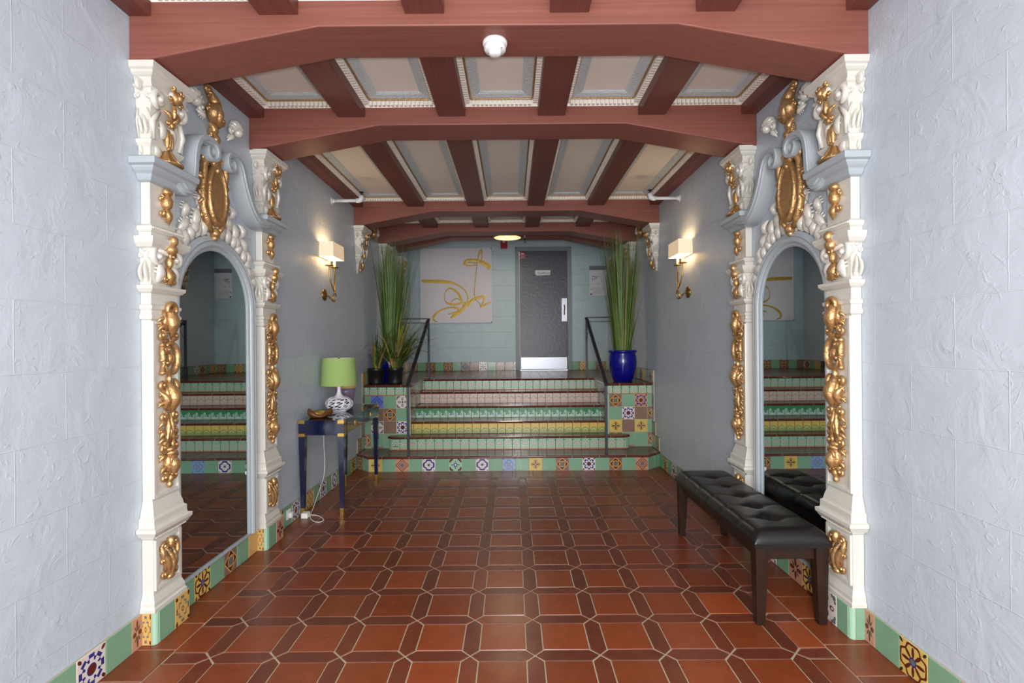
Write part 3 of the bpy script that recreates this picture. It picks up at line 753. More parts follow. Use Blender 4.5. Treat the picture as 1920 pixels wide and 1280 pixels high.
# hanging corbels under the third and fourth beams
def hanging(s, u0, u1, label):
    f = side(s); wb = .05; uc = (u0+u1)/2; t = thing('corbel', label, 'corbel', f((uc, 2.3, .03)), 'white and gold beam corbels')
    p = MB(f); g = MB(f)
    stack(p, u0, u1, wb, [(2.30,-.046),(2.315,-.030),(2.335,-.036),(2.35,-.022),(2.37,-.028),(2.40,-.016),(2.42,-.018)]+[(v, o-(.006 if v < 2.5 else 0)) for v, o in CORBEL[1:]])
    corbel_relief(p, g, f, u0, u1, wb, uc, False)
    g.leaf(uc, 2.47, -PI/2, .13, .05, .04, wb-.01, lobes=3); g.ell((uc, 2.35, wb-.02), (.016, .025, .016))
    build('bracket', p, 'pearl', t); build('gold_ornament', g, 'gold', t)
for i in (2, 3):
    for s in (-1, 1):
        hanging(s, BEAM[i]+.05, BEAM[i]+.235, 'white and gold corbel under the %s end of the %s beam' % (SN[s], ['', '', 'third', 'fourth'][i]))
for s in (-1, 1): hanging(s, 8.09, 8.25, 'small white corbel under the %s end of the deepest beam, behind the grass' % SN[s])

# ------------------------------------------------------------------ arched mirrors
MC, MR, SP, MZ0 = 3.108, .358, 1.695, .165
def arch_path(r, n=24, z0=None):
    z0 = MZ0 if z0 is None else z0
    return [(MC-r, z0)]+[(MC-r, z0+(SP-z0)*i/4) for i in range(1, 4)]+[(MC+r*math.cos(PI-PI*i/n), SP+r*1.0*math.sin(PI*i/n)) for i in range(n+1)]+[(MC+r, z0+(SP-z0)*(4-i)/4) for i in range(1, 5)]
for s in (-1, 1):
    f = side(s)
    t = thing('arched_mirror', 'tall arched wall mirror in a blue-gray frame on the %s wall' % SN[s], 'mirror', f((MC, MZ0, .02)), 'arched mirrors')
    mb = MB(f)
    prof = [(-.004, .0), (-.004, .022), (.008, .028), (.014, .028), (.018, .036), (.030, .044), (.040, .044), (.044, .036), (.050, .036), (.060, .044), (.070, .040), (.074, .026), (.084, .022), (.086, .0)]
    mb.rings([[(p[0], p[1], o[1]) for p in [arch_path(MR+o[0])[k]]][0] if False else [ (arch_path(MR+o[0])[k][0], arch_path(MR+o[0])[k][1], o[1]) for o in prof] for k in range(len(arch_path(MR)))], 0, False)
    build('frame', mb, 'bluegray', t)
    mb = MB(f); P = arch_path(MR); n = len(P)
    mb.add([(u, v, .016) for u, v in P]+[(u, v, .010) for u, v in P], [tuple(range(n)), tuple(range(n, 2*n))[::-1]]+[(i, (i+1) % n, n+(i+1) % n, n+i) for i in range(n)])
    build('glass', mb, 'mirror', t)
    mb = MB(f); mb.box((MC-MR-.06, .158, 0), (MC+MR+.06, .172, .026)); build('sill_bead', mb, 'bluegray', t)

PC = 3.06
# blue scroll pediment halves
def pediment(s, d):
    f = side(s); mb = MB(f)
    lead = [(-.40,2.345),(-.375,2.333),(-.345,2.318),(-.312,2.322),(-.288,2.350),(-.270,2.40),(-.262,2.46),(-.256,2.53),(-.238,2.597),(-.200,2.642),(-.15,2.659)] if d > 0 else \
           [(-.60,2.345),(-.56,2.333),(-.50,2.320),(-.44,2.328),(-.38,2.362),(-.33,2.41),(-.285,2.475),(-.25,2.54),(-.225,2.60),(-.195,2.642),(-.15,2.659)]
    pts = lead+[(-.105+(.053-.040*i/22)*math.cos(PI*.5-2*PI*1.6*i/22), 2.607+(.053-.040*i/22)*math.sin(PI*.5-2*PI*1.6*i/22)) for i in range(23)]
    # smooth the path
    def cr(p0,p1,p2,p3,t): return tuple(.5*((2*p1[i])+(-p0[i]+p2[i])*t+(2*p0[i]-5*p1[i]+4*p2[i]-p3[i])*t*t+(-p0[i]+3*p1[i]-3*p2[i]+p3[i])*t**3) for i in range(2))
    Q = []
    for i in range(len(pts)-1):
        a = pts[max(0,i-1)]; b = pts[i]; c = pts[i+1]; e = pts[min(len(pts)-1, i+2)]
        for k in range(4): Q.append(cr(a,b,c,e,k/4))
    Q.append(pts[-1])
    rs = []; n = len(Q)
    for i, p in enumerate(Q):
        a = Q[min(i+1,n-1)]; b = Q[max(i-1,0)]; tu, tv = a[0]-b[0], a[1]-b[1]; l = math.hypot(tu,tv); nu, nv = -tv/l, tu/l
        t_ = i/(n-1); h = .036-.010*min(1, t_/.3) if t_ < .32 else max(.006, .026-.030*(t_-.32)/.68)
        dep = .105-.03*max(0, t_-.4)
        sec = [(-1, 0), (-1, dep*.72), (-.72, dep*.78), (-.62, dep*.9), (-.2, dep*.92), (-.1, dep), (.8, dep), (.85, dep*.93), (1, dep*.92), (1, 0)]
        rs.append([(PC+d*(p[0]+nu*h*q[0]), p[1]+nv*h*q[0], q[1]) for q in sec])
    mb.rings(rs, 0, False)
    mb.ell((PC-d*.105, 2.607, .03), (.012, .012, .052))
    return mb
for s in (-1, 1):
    f = side(s)
    t = thing('scroll_pediment', 'blue-gray S-scroll pediment over the %s mirror' % SN[s], 'pediment', f((MC, 2.3, .05)), 'scroll pediments')
    for d in (1, -1): build('scroll', pediment(s, d), 'bluegray', t)
# gold cartouche
def cartouche(s):
    f = side(s); t = thing('cartouche', 'gold oval cartouche with curled gold plume above the %s mirror' % SN[s], 'ornament', f((MC, 2.35, .04)), 'gold cartouches')
    c, zc = PC-.01, 2.375
    mb = MB(f)
    rs = []
    for q, w_ in ((1.0, .0), (1.0, .055), (.93, .068), (.86, .062), (.82, .050), (.60, .058), (.3, .064), (.02, .066)):
        rs.append([(c+.092*q*math.cos(2*PI*i/32), zc+.185*q*math.sin(2*PI*i/32), w_+.01) for i in range(32)])
    mb.rings(rs, 0, True); build('oval_shield', mb, 'gold', t)
    mb = MB(f)
    for sg in (-1, 1):
        P = [(c+sg*.03, zc+.225, .05), (c+sg*.085, zc+.215, .05), (c+sg*.112, zc+.15, .045), (c+sg*.105, zc+.06, .04), (c+sg*.122, zc-.0, .04), (c+sg*.11, zc-.09, .04), (c+sg*.075, zc-.17, .04), (c+sg*.03, zc-.225, .04)]
        mb.ptube(P, [.014,.022,.02,.016,.022,.016,.02,.012], 1.3)
        mb.scroll(c+sg*.105, zc+.195, .026, PI/2, -sg*1.2, .013, .05); mb.scroll(c+sg*.128, zc-.005, .028, PI/2, sg*1.2, .013, .04)
        mb.scroll(c+sg*.135, zc+.085, .020, PI/2, sg*1.2, .010, .036)
        mb.scroll(c+sg*.105, zc-.135, .024, PI/2, sg*1.2, .012, .036); mb.leaf(c+sg*.11, zc+.06, (PI/2-sg*.9), .06, .03, .03, .03)
        mb.leaf(c+sg*.10, zc-.03, (-PI/2+sg*.9), .065, .03, .03, .03)
    mb.scroll(c, zc+.205, .036, 0, 1.6, .013, .062); mb.ell((c, zc+.205, .05), (.05, .045, .03)); mb.ell((c, zc+.155, .06), (.016, .022, .018))
    mb.ell((c, zc-.225, .045), (.03, .032, .03)); mb.ell((c, zc-.255, .04), (.018, .02, .02))
    build('scrolled_border', mb, 'gold', t)
    mb = MB(f)                                              # rising stem
    for k, (v, ww) in enumerate(((2.60,.03),(2.655,.034),(2.71,.038),(2.765,.034))):
        sg = 1 if k % 2 else -1
        mb.leaf(c+.004*sg, v-.03, PI/2+sg*.35, .09, ww*1.4, .04, .035, lobes=3); mb.scroll(c+sg*.034, v+.02, .02, PI/2, sg*1.1, .011, .04)
        mb.ell((c, v, .03), (.022, .036, .026))
    build('stem', mb, 'gold', t)
    mb = MB(f)                                              # S-scroll crest
    P = []; RR = []
    for i in range(19):
        q = i/18; P.append((c-.06+.11*q+.035*math.sin(2*PI*q), 2.985-.17*q, .045)); RR.append(.018+.02*math.sin(PI*q))
    mb.ptube(P, RR, 1.2); mb.scroll(c-.075, 2.985, .034, -PI/2, 1.2, .016, .05); mb.scroll(c+.075, 2.86, .034, PI/2, 1.2, .016, .05); mb.leaf(c, 2.95, -PI/2, .16, .06, .05, .05)
    mb.ell((c+.02, 2.84, .04), (.04, .03, .035)); mb.scroll(c-.05, 2.89, .026, PI/2, -1.2, .012, .04)
    build('crest', mb, 'gold', t)
for s in (-1, 1): cartouche(s)
def crest_far(s):
    f = side(s); t = thing('crest_ornament', 'gold scroll between white shells, high on the %s wall between the third and fourth beams' % SN[s], 'ornament', f((6.57, 2.85, .04)), 'far crests')
    g = MB(f); c = 6.575
    P = [(c-.06+.11*i/18+.035*math.sin(2*PI*i/18), 3.0-.17*i/18, .045) for i in range(19)]; g.ptube(P, [.018+.02*math.sin(PI*i/18) for i in range(19)], 1.2)
    g.scroll(c-.075, 2.985, .034, -PI/2, 1.2, .016, .05); g.scroll(c+.075, 2.86, .034, PI/2, 1.2, .016, .05); build('gold_scroll', g, 'gold', t)
    for sg in (-1, 1):
        p = MB(f); shell(p, c+sg*.2, 2.93-.0*sg, sg); build('shell', p, 'pearl', t)
def shell(p, u, v, sg):
    for k in range(6):
        a = PI/2+sg*(-1.2+k*.48); p.ell((u+.042*math.cos(a)*sg, v+.042*math.sin(a), .03), (.042, .017, .03), math.atan2(math.sin(a), math.cos(a)*sg), 10, 6)
    p.ell((u, v, .04), (.03, .03, .03)); p.scroll(u-sg*.06, v-.01, .028, 0, sg*1.2, .014, .03); p.leaf(u-sg*.03, v-.03, (PI+.5) if sg > 0 else -.5, .09, .035, .03, .02)
for s in (-1, 1): crest_far(s)
# white plaster foliage
def foliage(s):
    f = side(s); rnd = random.Random(3)
    t = thing('plaster_foliage', 'pearl white plaster leaves and shells around the arch of the %s mirror' % SN[s], 'ornament', f((MC, 2.1, .03)), 'plaster foliage')
    p = MB(f); shell(p, 2.885, 2.875, -1); shell(p, 3.325, 2.87, 1); build('shells', p, 'pearl', t)
    for sg in (-1, 1):
        p = MB(f)
        ro = MR+.086
        for k in range(9):
            a = R(88-k*8); q = ro+.004
            u = MC+sg*q*math.cos(a); v = SP+q*math.sin(a)
            p.leaf(u, v, (a+.75 if sg > 0 else PI-a-.75), .125-.006*k, .062, .034, .006, lobes=3, curl=-.7*sg)
            p.scroll(u+sg*.018*math.cos(a), v+.018, .018, PI/2, sg*1.2, .008, .010)
        for (du, dv, L, an, W) in ((.15,2.20,.11,1.9,.05),(.20,2.15,.12,1.4,.05),(.25,2.10,.11,2.0,.046),(.30,2.19,.09,1.5,.04),(.34,2.10,.11,2.0,.044),(.29,2.02,.10,1.2,.046),(.37,2.02,.10,1.6,.042),(.375,1.91,.11,1.7,.042),(.39,1.82,.09,1.4,.036),(.17,2.29,.08,1.3,.036)):
            ang = an if sg > 0 else PI-an
            p.leaf(MC+sg*du, dv, ang, L*1.1, W*1.35, .036, .008, lobes=3, curl=.5*sg)
            p.scroll(MC+sg*(du-.012), dv-.008, .020, PI/2, sg*1.3, .009, .012)
        build('leaf_spray', p, 'pearl', t)
for s in (-1, 1): foliage(s)

# ------------------------------------------------------------------ staircase
RY = [5.755, 6.09, 6.29, 6.58, 6.87, 7.12]; RZ = [0, .174, .334, .488, .643, .799, ZL]
CL, CR = -1.262, 1.165                                   # inner faces of the plinths
NO = .025
st = thing('staircase', 'six-step staircase with painted tile risers and glossy brown treads', 'staircase', (-.05, 5.75, 0))
ch = .17                                                 # corner cut of the first step
def nosing(path, z, jn=.31):
    mb = MB(); P = [Vector(p) for p in path]
    # half-round lip extruded along the path
    rs = []
    for i, p in enumerate(P):
        t = (P[min(i+1,len(P)-1)]-P[max(i-1,0)]).normalized(); n = Vector((t.y, -t.x, 0))
        if 0 < i < len(P)-1:
            t1 = (P[i]-P[i-1]).normalized(); t2 = (P[i+1]-P[i]).normalized(); n = (Vector((t1.y,-t1.x,0))+Vector((t2.y,-t2.x,0))).normalized()
            n = n/max(.4, n.dot(Vector((t1.y,-t1.x,0))))
        rs.append([p+n*o+Vector((0,0,z+d)) for o, d in ((-.05, .0005), (NO-.012, .0005), (NO-.003, -.004), (NO, -.013), (NO-.003, -.022), (NO-.012, -.027), (-.01, -.028), (-.05, -.028))])
    mb.rings(rs, 0)
    for i in range(len(P)-1):
        L = (P[i+1]-P[i]).length; t = (P[i+1]-P[i])/L; n = Vector((t.y, -t.x, 0)); k = .155
        while k < L-.02:
            q = P[i]+t*k; a = Vector((0,0,z))
            sec = [(-.05, .001), (NO-.012, .001), (NO-.002, -.004), (NO+.0012, -.013), (NO-.002, -.023), (NO-.012, -.0285)]
            mb.add([q-t*.002+n*o+a+Vector((0,0,d)) for o, d in sec]+[q+t*.002+n*o+a+Vector((0,0,d)) for o, d in sec], [(j, j+1, j+7, j+6) for j in range(5)], 1)
            k += jn
    return build('nosing', mb, ['nosing', 'groutlight'], st)
def tread(poly, z, nx0, nx1, ny, y0, y1):
    mb = MB(); n = len(poly)
    mb.add([(*p, z) for p in poly]+[(*p, z-.03) for p in poly], [tuple(range(n))]+[(i, n+i, n+(i+1) % n, (i+1) % n) for i in range(n)], 0)
    # grout lines inlaid across the tread
    x = nx0
    while x < nx1: mb.add([(x-.0018, y0, z+.0004), (x+.0018, y0, z+.0004), (x+.0018, y1, z+.0004), (x-.0018, y1, z+.0004)], [(0,1,2,3)], 1); x += .155
    if y1-y0 > .4:
        y = y0+.155
        while y < y1: mb.add([(XL+.02, y-.0018, z+.0004), (XR-.02, y-.0018, z+.0004), (XR-.02, y+.0018, z+.0004), (XL+.02, y+.0018, z+.0004)], [(0,1,2,3)], 1); y += .155
    return build('tread', mb, ['tread', 'grout'], st, norm=False)
BIG = ['diamond','mint','yflower','mint','peach','mint','bdiam','mint','greenstar','mint','bdiam','mint','pale','mint','yflower','mint','diamond','mint','star','mint','diamond','mint','peach','mint']
# step 1, with chamfered corners
T = Tiles(); Z = (0,0,1)
x0, x1 = XL+.19, XR-.19
y0 = RY[0]
T.run((x0, y0, 0), (1,0,0), Z, x1-x0, .1527, .150, BIG[2:])
dl = Vector((x0-XL, y0-(y0+ch), 0)); Ln = dl.length; T.run((XL, y0+ch, 0), dl.normalized(), Z, Ln, Ln/2, .150, ['diamond', 'mint'])
dr = Vector((XR-x1, ch, 0)); Ln = dr.length; T.run((x1, y0, 0), dr.normalized(), Z, Ln, Ln/2, .150, ['mint', 'mint'])
T.make('riser', st)
nosing([(XL+.022, y0+ch, 0), (x0, y0, 0), (x1, y0, 0), (XR-.022, y0+ch, 0)], RZ[1])
tread([(XL, y0+ch), (x0, y0), (x1, y0), (XR, y0+ch), (XR, RY[1]+.2), (XL, RY[1]+.2)], RZ[1]-.001, XL+.16, XR-.05, 0, y0+.01, RY[1]+.1)
# step 2, wider than the flight, rounded ends
x0, x1, y0 = -1.50, 1.405, RY[1]
T = Tiles('groutdark'); T.run((x0+.03, y0, RZ[1]), (1,0,0), Z, x1-x0-.06, .1045, RZ[2]-RZ[1]-.02, ['lotusdk']+['lotus']*40)
d = Vector((-.03, .03, 0)).normalized()
T.run((x0, y0+.03, RZ[1]), -d, Z, .0424, .0424, RZ[2]-RZ[1]-.02, ['mint2']); T.run((x0, RY[1]+.16, RZ[1]), (0,-1,0), Z, .13, .1045, RZ[2]-RZ[1]-.02, ['lotus'])
T.run((x1-.03, y0, RZ[1]), Vector((1,1,0)).normalized(), Z, .0424, .0424, RZ[2]-RZ[1]-.02, ['mint2']); T.run((x1, y0+.03, RZ[1]), (0,1,0), Z, .13, .1045, RZ[2]-RZ[1]-.02, ['lotus'])
T.make('riser', st)
nosing([(x0, y0+.11, 0), (x0, y0+.05, 0), (x0+.05, y0, 0), (x1-.05, y0, 0), (x1, y0+.05, 0), (x1, y0+.11, 0)], RZ[2])
tread([(x0, y0+.16), (x0, y0+.04), (x0+.04, y0), (x1-.04, y0), (x1, y0+.04), (x1, y0+.16)], RZ[2]-.001, x0+.1, x1, 0, y0+.01, y0+.15)
mb = MB(); mb.add([(CL, y0+.1, RZ[2]-.0015), (CR, y0+.1, RZ[2]-.0015), (CR, RY[2]+.05, RZ[2]-.0015), (CL, RY[2]+.05, RZ[2]-.0015)], [(0,1,2,3)]); build('tread', mb, ['tread'], st, norm=False)
BK = ['', '', 'yelband', 'greenband', 'pinkband', 'lotus']
for k in range(2, 6):
    T = Tiles('groutdark'); pit = [0,0,.1045,.104,.103,.102][k]
    T.run((CL, RY[k], RZ[k]), (1,0,0), Z, CR-CL, pit, RZ[k+1]-RZ[k]-.02, [BK[k]], start=.04*(k % 3)); T.make('riser', st)
    nosing([(CL, RY[k], 0), (CR, RY[k], 0)] if k < 5 else [(CL, RY[k], 0), (CR, RY[k], 0)], RZ[k+1])
    if k < 5: tread([(CL, RY[k]), (CR, RY[k]), (CR, RY[k+1]+.05), (CL, RY[k+1]+.05)], RZ[k+1]-.001, CL+.04, CR, 0, RY[k]+.01, RY[k+1])
# landing floor
mb = MB()
PY = 6.215                                               # front of the tiled plinths
z = ZL-.0008
mb.box((XL, RY[5], ZL-.06), (XR, YB, z))
x = XL+.1
while x < XR:
    mb.add([(x-.002, RY[5]+.02, z+.0004), (x+.002, RY[5]+.02, z+.0004), (x+.002, YB, z+.0004), (x-.002, YB, z+.0004)], [(0,1,2,3)], 1); x += .155
y = RY[5]+.155
while y < YB:
    mb.add([(XL, y-.002, z+.0004), (XR, y-.002, z+.0004), (XR, y+.002, z+.0004), (XL, y+.002, z+.0004)], [(0,1,2,3)], 1); y += .155
struct('floor', mb, ['tread', 'grout'], norm=False, label='glossy brown tiled landing floor at the top of the steps')

# ------------------------------------------------------------------ tiled plinths beside the steps
def plinth(s):
    a, b = (XL, CL) if s < 0 else (CR, XR)
    t = thing('tiled_plinth', 'patchwork tiled plinth %s of the steps, under the %s' % (SN[s], 'black plant pots' if s < 0 else 'big blue pot'), 'plinth', ((a+b)/2, PY, RZ[1]), 'tiled plinths')
    mb = MB(); mb.box((a, PY+.001, RZ[1]-.03), (b, RY[5]+.0, ZL-.03)); build('core', mb, 'groutlight', t)
    T = Tiles(); bh = .105; H = ZL-.028-RZ[1]; th = (H-bh)/4.42
    gridL = [['diamond','mint','mint','mint'], ['mint','floral','brown','star'], ['brown','brown','diamond','mint'], ['mint','periw','mint','floral']]
    gridR = [['diamond','mint','mint','diamond'], ['yflower','brown','yflower','mint'], ['mint','star','brown','diamond'], ['diamond','mint','starp','mint']]
    W = b-a; tw = .157; base = RZ[1]
    vz = H-bh
    T.back((a, PY, base), (1,0,0), Z, W, H)
    for r_ in range(5):
        z0 = base+vz-(r_+1)*tw
        row = (gridL if s < 0 else gridR)[3-r_] if r_ < 4 else ['mint', 'brown', 'mint', 'mint']
        d0 = -1 if z0 >= base else -1+2*(base-z0)/tw
        if d0 >= .95: continue
        for c in range(5):
            xx = (b-.018-(c+1)*tw) if s < 0 else (a+.03+c*tw)
            kind = row[::-1][c] if s < 0 and c < 4 else (row[c] if c < 4 else 'mint')
            if s < 0: c0, c1 = (-1 if xx >= a else -1+2*(a-xx)/tw), 1
            else: c0, c1 = -1, (1 if xx+tw <= b else -1+2*(b-xx)/tw)
            T.tile((xx, PY, z0), (1,0,0), Z, tw, tw, kind, c0, c1, d0=d0)
        ex = b-.018 if s < 0 else a
        T.tile((ex, PY, z0), (1,0,0), Z, .018 if s < 0 else .03, tw, 'mint2', d0=d0)
    T.run((a, PY, base+vz), (1,0,0), Z, W, .1045, bh, ['lotus'], start=.03)
    T.make('tile_front', t)
    # dark glazed side facing the steps
    T = Tiles()
    if s < 0: O, U = (b, PY, base), (0,1,0)
    else: O, U = (a, RY[5]+.02, base), (0,-1,0)
    for r_ in range(5):
        hh = min(tw, H-r_*tw)
        if hh > .02: T.run((O[0], O[1], base+r_*tw), U, Z, RY[5]-PY+.02, .157, hh, ['brown', 'mint', 'brown', 'mint'] if r_ % 2 else ['dkdiamond', 'brown', 'mint', 'brown'])
    T.make('tile_side', t)
    mb = MB(); mb.box((a, PY+.01, ZL-.03), (b, RY[5]+.001, ZL-.001)); build('top', mb, 'tread', t)
    mb = MB()
    path = [Vector((a+.003, PY, 0)), Vector((b, PY, 0)), Vector((b, RY[5], 0))] if s < 0 else [Vector((a, RY[5], 0)), Vector((a, PY, 0)), Vector((b-.003, PY, 0))]
    n0 = nosing(path, ZL+.0006); n0.parent = t; n0.location = n0.location+wloc(st)-wloc(t)
for s in (-1, 1): plinth(s)

# ------------------------------------------------------------------ baseboards
def bb_run(name, s, y0, y1, z0, kinds, off, start=0, h=.158, label=None):
    T = Tiles(); x = XL+off if s < 0 else XR-off
    if s < 0: T.run((x, y0, z0), (0,1,0), Z, y1-y0, .153, h, kinds, start)
    else: T.run((x, y1, z0), (0,-1,0), Z, y1-y0, .153, h, kinds, start)
    x0, x1 = (XL, x) if s < 0 else (x, XR)
    T.mb.box((x0, y0, z0), (x1 if s < 0 else x1, y1, z0+h-.001), 0)
    return T
def add_struct(T, name, label):
    o = T.make(name); o['kind'] = 'structure'; o['category'] = 'baseboard'; o['label'] = label; return o
near = ['mint','sun','mint','star','mint','diamond','mint','cross']
T = Tiles(); X = XL+.010
# near left: listed backwards from the pilaster
def back_from(T, s, yend, n, kinds, x):
    for i in range(n):
        y1 = yend-.153*i; k = kinds[i % len(kinds)]
        if s < 0: T.tile((x, y1-.153, 0), (0,1,0), Z, .153, .158, k)
        else: T.tile((x, y1, 0), (0,-1,0), Z, .153, .158, k)
def strip(T, s, y0, y1, z0, off, h=.158):
    x = XL+off if s < 0 else XR-off
    T.mb.box((min(x, XL if s < 0 else XR), y0, z0), (max(x, XL if s < 0 else XR), y1, z0+h-.0005), 0)
strip(T, -1, YF, 2.473, 0, .010); T.tile((X, 2.473-.07, 0), (0,1,0), Z, .07, .158, 'redflower'); back_from(T, -1, 2.403, 26, ['mint','star','mint','diamond','mint','cross'], X)
strip(T, -1, 2.73, 3.593, 0, .010); T.run((X, 2.73, 0), (0,1,0), Z, .863, .148, .158, ['mint','sun','mint','diamond','mint','tan'])
strip(T, -1, 3.845, 5.92, 0, .010); T.run((X, 3.845, 0), (0,1,0), Z, 2.075, .153, .158, ['cross','mint','star','mint','cross','mint','star','mint','bdiam','mint','diamond','mint','sun','mint'])
add_struct(T, 'baseboard_left', 'mint green and patterned tile baseboard along the left wall')
T = Tiles(); X = XR-.010
strip(T, 1, YF, 2.473, 0, .010); T.tile((X, 2.473, 0), (0,-1,0), Z, .07, .158, 'redflower'); back_from(T, 1, 2.403, 26, ['mint','sun','mint','redflower','mint','star'], X)
strip(T, 1, 2.73, 3.593, 0, .010); T.run((X, 3.593, 0), (0,-1,0), Z, .863, .148, .158, ['mint','star','mint','redflower','sun','mint'])
strip(T, 1, 3.845, 5.92, 0, .010); T.run((X, 5.92, 0), (0,-1,0), Z, 2.075, .153, .158, ['mint','sun','mint','star','mint','diamond','mint','bdiam','mint','cross','mint','star','mint','sun'])
add_struct(T, 'baseboard_right', 'mint green and patterned tile baseboard along the right wall')
# stepped wall tiles beside the stairs
for s in (-1, 1):
    T = Tiles(); x = XL+.012 if s < 0 else XR-.012
    for (ya, yb, z0, h, kk) in ((5.93, 6.215, RZ[1], .158, ['diamond','mint']), (6.08, 6.215, RZ[1]+.158, .158, ['brown']), (6.14, 6.215, RZ[1]+.316, .158, ['mint']), (6.14, 6.215, RZ[1]+.474, .158, ['dkdiamond']), (6.14, 6.215, RZ[1]+.632, .15, ['mint']), (6.14, YB, ZL, .158, ['tan','mint','redflower','floral','mint','brown','mint','dkdiamond'])):
        if s < 0: T.run((x, ya, z0), (0,1,0), Z, yb-ya, .153, h, kk)
        else: T.run((x, yb, z0), (0,-1,0), Z, yb-ya, .153, h, kk[::-1] if yb < 7 else kk)
        T.mb.box((min(x, XL if s < 0 else XR), ya, z0), (max(x, XL if s < 0 else XR), yb, z0+h), 0)
    add_struct(T, 'baseboard_%s' % SN[s], 'patterned wall tiles stepping up beside the stairs and landing on the %s' % SN[s])
T = Tiles(); yb = YB-.010
kb = ['diamond','mint','diamond','mint','dkdiamond','brown','bstar','mint','diamond','brown','bdiam','mint','floral','mint','cross']
T.run((XL, yb, ZL), (1,0,0), Z, DX0-FR-XL, .158, .158, ['brown','mint']+kb[:1]+kb[1:], start=.03)
T.run((DX1+FR, yb, ZL), (1,0,0), Z, XR-DX1-FR, .158, .158, ['mint','cross','mint','diamond','mint'], start=.03)
T.mb.box((XL, yb, ZL), (DX0-FR, YB, ZL+.157), 0); T.mb.box((DX1+FR, yb, ZL), (XR, YB, ZL+.157), 0)
add_struct(T, 'baseboard_back', 'patterned tile baseboard on the back wall of the landing')

# ------------------------------------------------------------------ door
fr = MB()
for (a, b, c, d, p) in ((DX0-FR, DX0-.0, ZL, DZ1+FR, 1), (DX1, DX1+FR, ZL, DZ1+FR, 1), (DX0, DX1, DZ1, DZ1+FR, 0)):
    fr.box((a, YB-.022, c), (b, YB+.05, d))
fr.box((DX0-FR, YB-.036, ZL), (DX0-FR+.02, YB-.02, DZ1+FR)); fr.box((DX1+FR-.02, YB-.036, ZL), (DX1+FR, YB-.02, DZ1+FR)); fr.box((DX0-FR, YB-.036, DZ1+FR-.02), (DX1+FR, YB-.02, DZ1+FR))
fr.box((DX0-.022, YB-.03, ZL), (DX0-.006, YB-.02, DZ1)); fr.box((DX1+.006, YB-.03, ZL), (DX1+.022, YB-.02, DZ1)); fr.box((DX0-.022, YB-.03, DZ1+.006), (DX1+.022, YB-.02, DZ1+.022))
dr_ = struct('door_1', fr, 'doorframe', label='charcoal door with a steel kick plate in a gray-green frame on the landing', bevel=.003)
mb = MB(); mb.box((DX0+.003, YB+.0, ZL+.008), (DX1-.003, YB+.045, DZ1-.003)); build('door_leaf', mb, 'door', dr_, bevel=.003)
mb = MB(); mb.box((DX0+.02, YB-.004, ZL+.02), (DX1-.012, YB+.001, ZL+.235)); build('kick_plate', mb, 'steel', dr_, bevel=.001)
hx0, hx1 = .902, 1.0
mb = MB(); mb.box((hx0, YB-.006, 1.838), (hx1, YB+.001, 2.255)); pl = build('pull_plate', mb, 'steel', dr_, bevel=.001)
mb = MB(); mb.tube([(.952, YB-.004, 1.96), (.95, YB-.035, 1.975), (.948, YB-.045, 2.03), (.954, YB-.045, 2.08), (.95, YB-.035, 2.12), (.952, YB-.004, 2.135)], .0085, 8); build('handle', mb, 'iron', pl)

def text(name, s_, loc, size, m, parent=None, rot=(R(90),0,0), ext=.0008, align='CENTER'):
    c = bpy.data.curves.new(name, 'FONT'); c.body = s_; c.size = size; c.extrude = ext; c.align_x = align; c.align_y = 'CENTER'
    o = bpy.data.objects.new(name, c); COL.objects.link(o); bpy.context.view_layer.update()
    dg = bpy.context.evaluated_depsgraph_get(); me = bpy.data.meshes.new_from_object(o.evaluated_get(dg)); bpy.data.objects.remove(o)
    me.materials.clear(); me.materials.append(M[m]); o = bpy.data.objects.new(name, me); COL.objects.link(o)
    o.rotation_euler = rot
    if parent: o.parent = parent; o.location = Vector(loc)-wloc(parent)
    else: o.location = loc
    return o
t = thing('door_sign', 'small white paper sign lettered on the dark door', 'sign', (.565, YB-.003, 2.72))
mb = MB(); q = [(.43, 2.69), (.455, 2.668), (.70, 2.678), (.705, 2.765), (.43, 2.765)]
mb.rings([[(x, YB-.003, z_) for x, z_ in q], [(x, YB-.0005, z_) for x, z_ in q]]); build('paper', mb, 'paper', t)
text('lettering', 'Trash', (.525, YB-.0035, 2.712), .048, 'ink', t); text('lettering', 'Room', (.640, YB-.0035, 2.712), .048, 'ink', t)
t = thing('door_sticker', 'small red warning sticker in the top corner of the dark door', 'sticker', (.205, YB-.003, 3.03))
mb = MB(); mb.box((.15, YB-.003, 2.985), (.258, YB-.0005, 3.098)); build('sticker_sheet', mb, 'redplastic', t)
mb = MB()
for a, b, c, d in ((.152,.256,3.036,3.041),(.176,.228,3.055,3.075),(.172,.232,3.008,3.014),(.152,.256,2.987,2.99),(.152,.156,3.045,3.095)): mb.box((a, YB-.0042, c), (b, YB-.0028, d))
build('printed_marks', mb, 'paper', t)
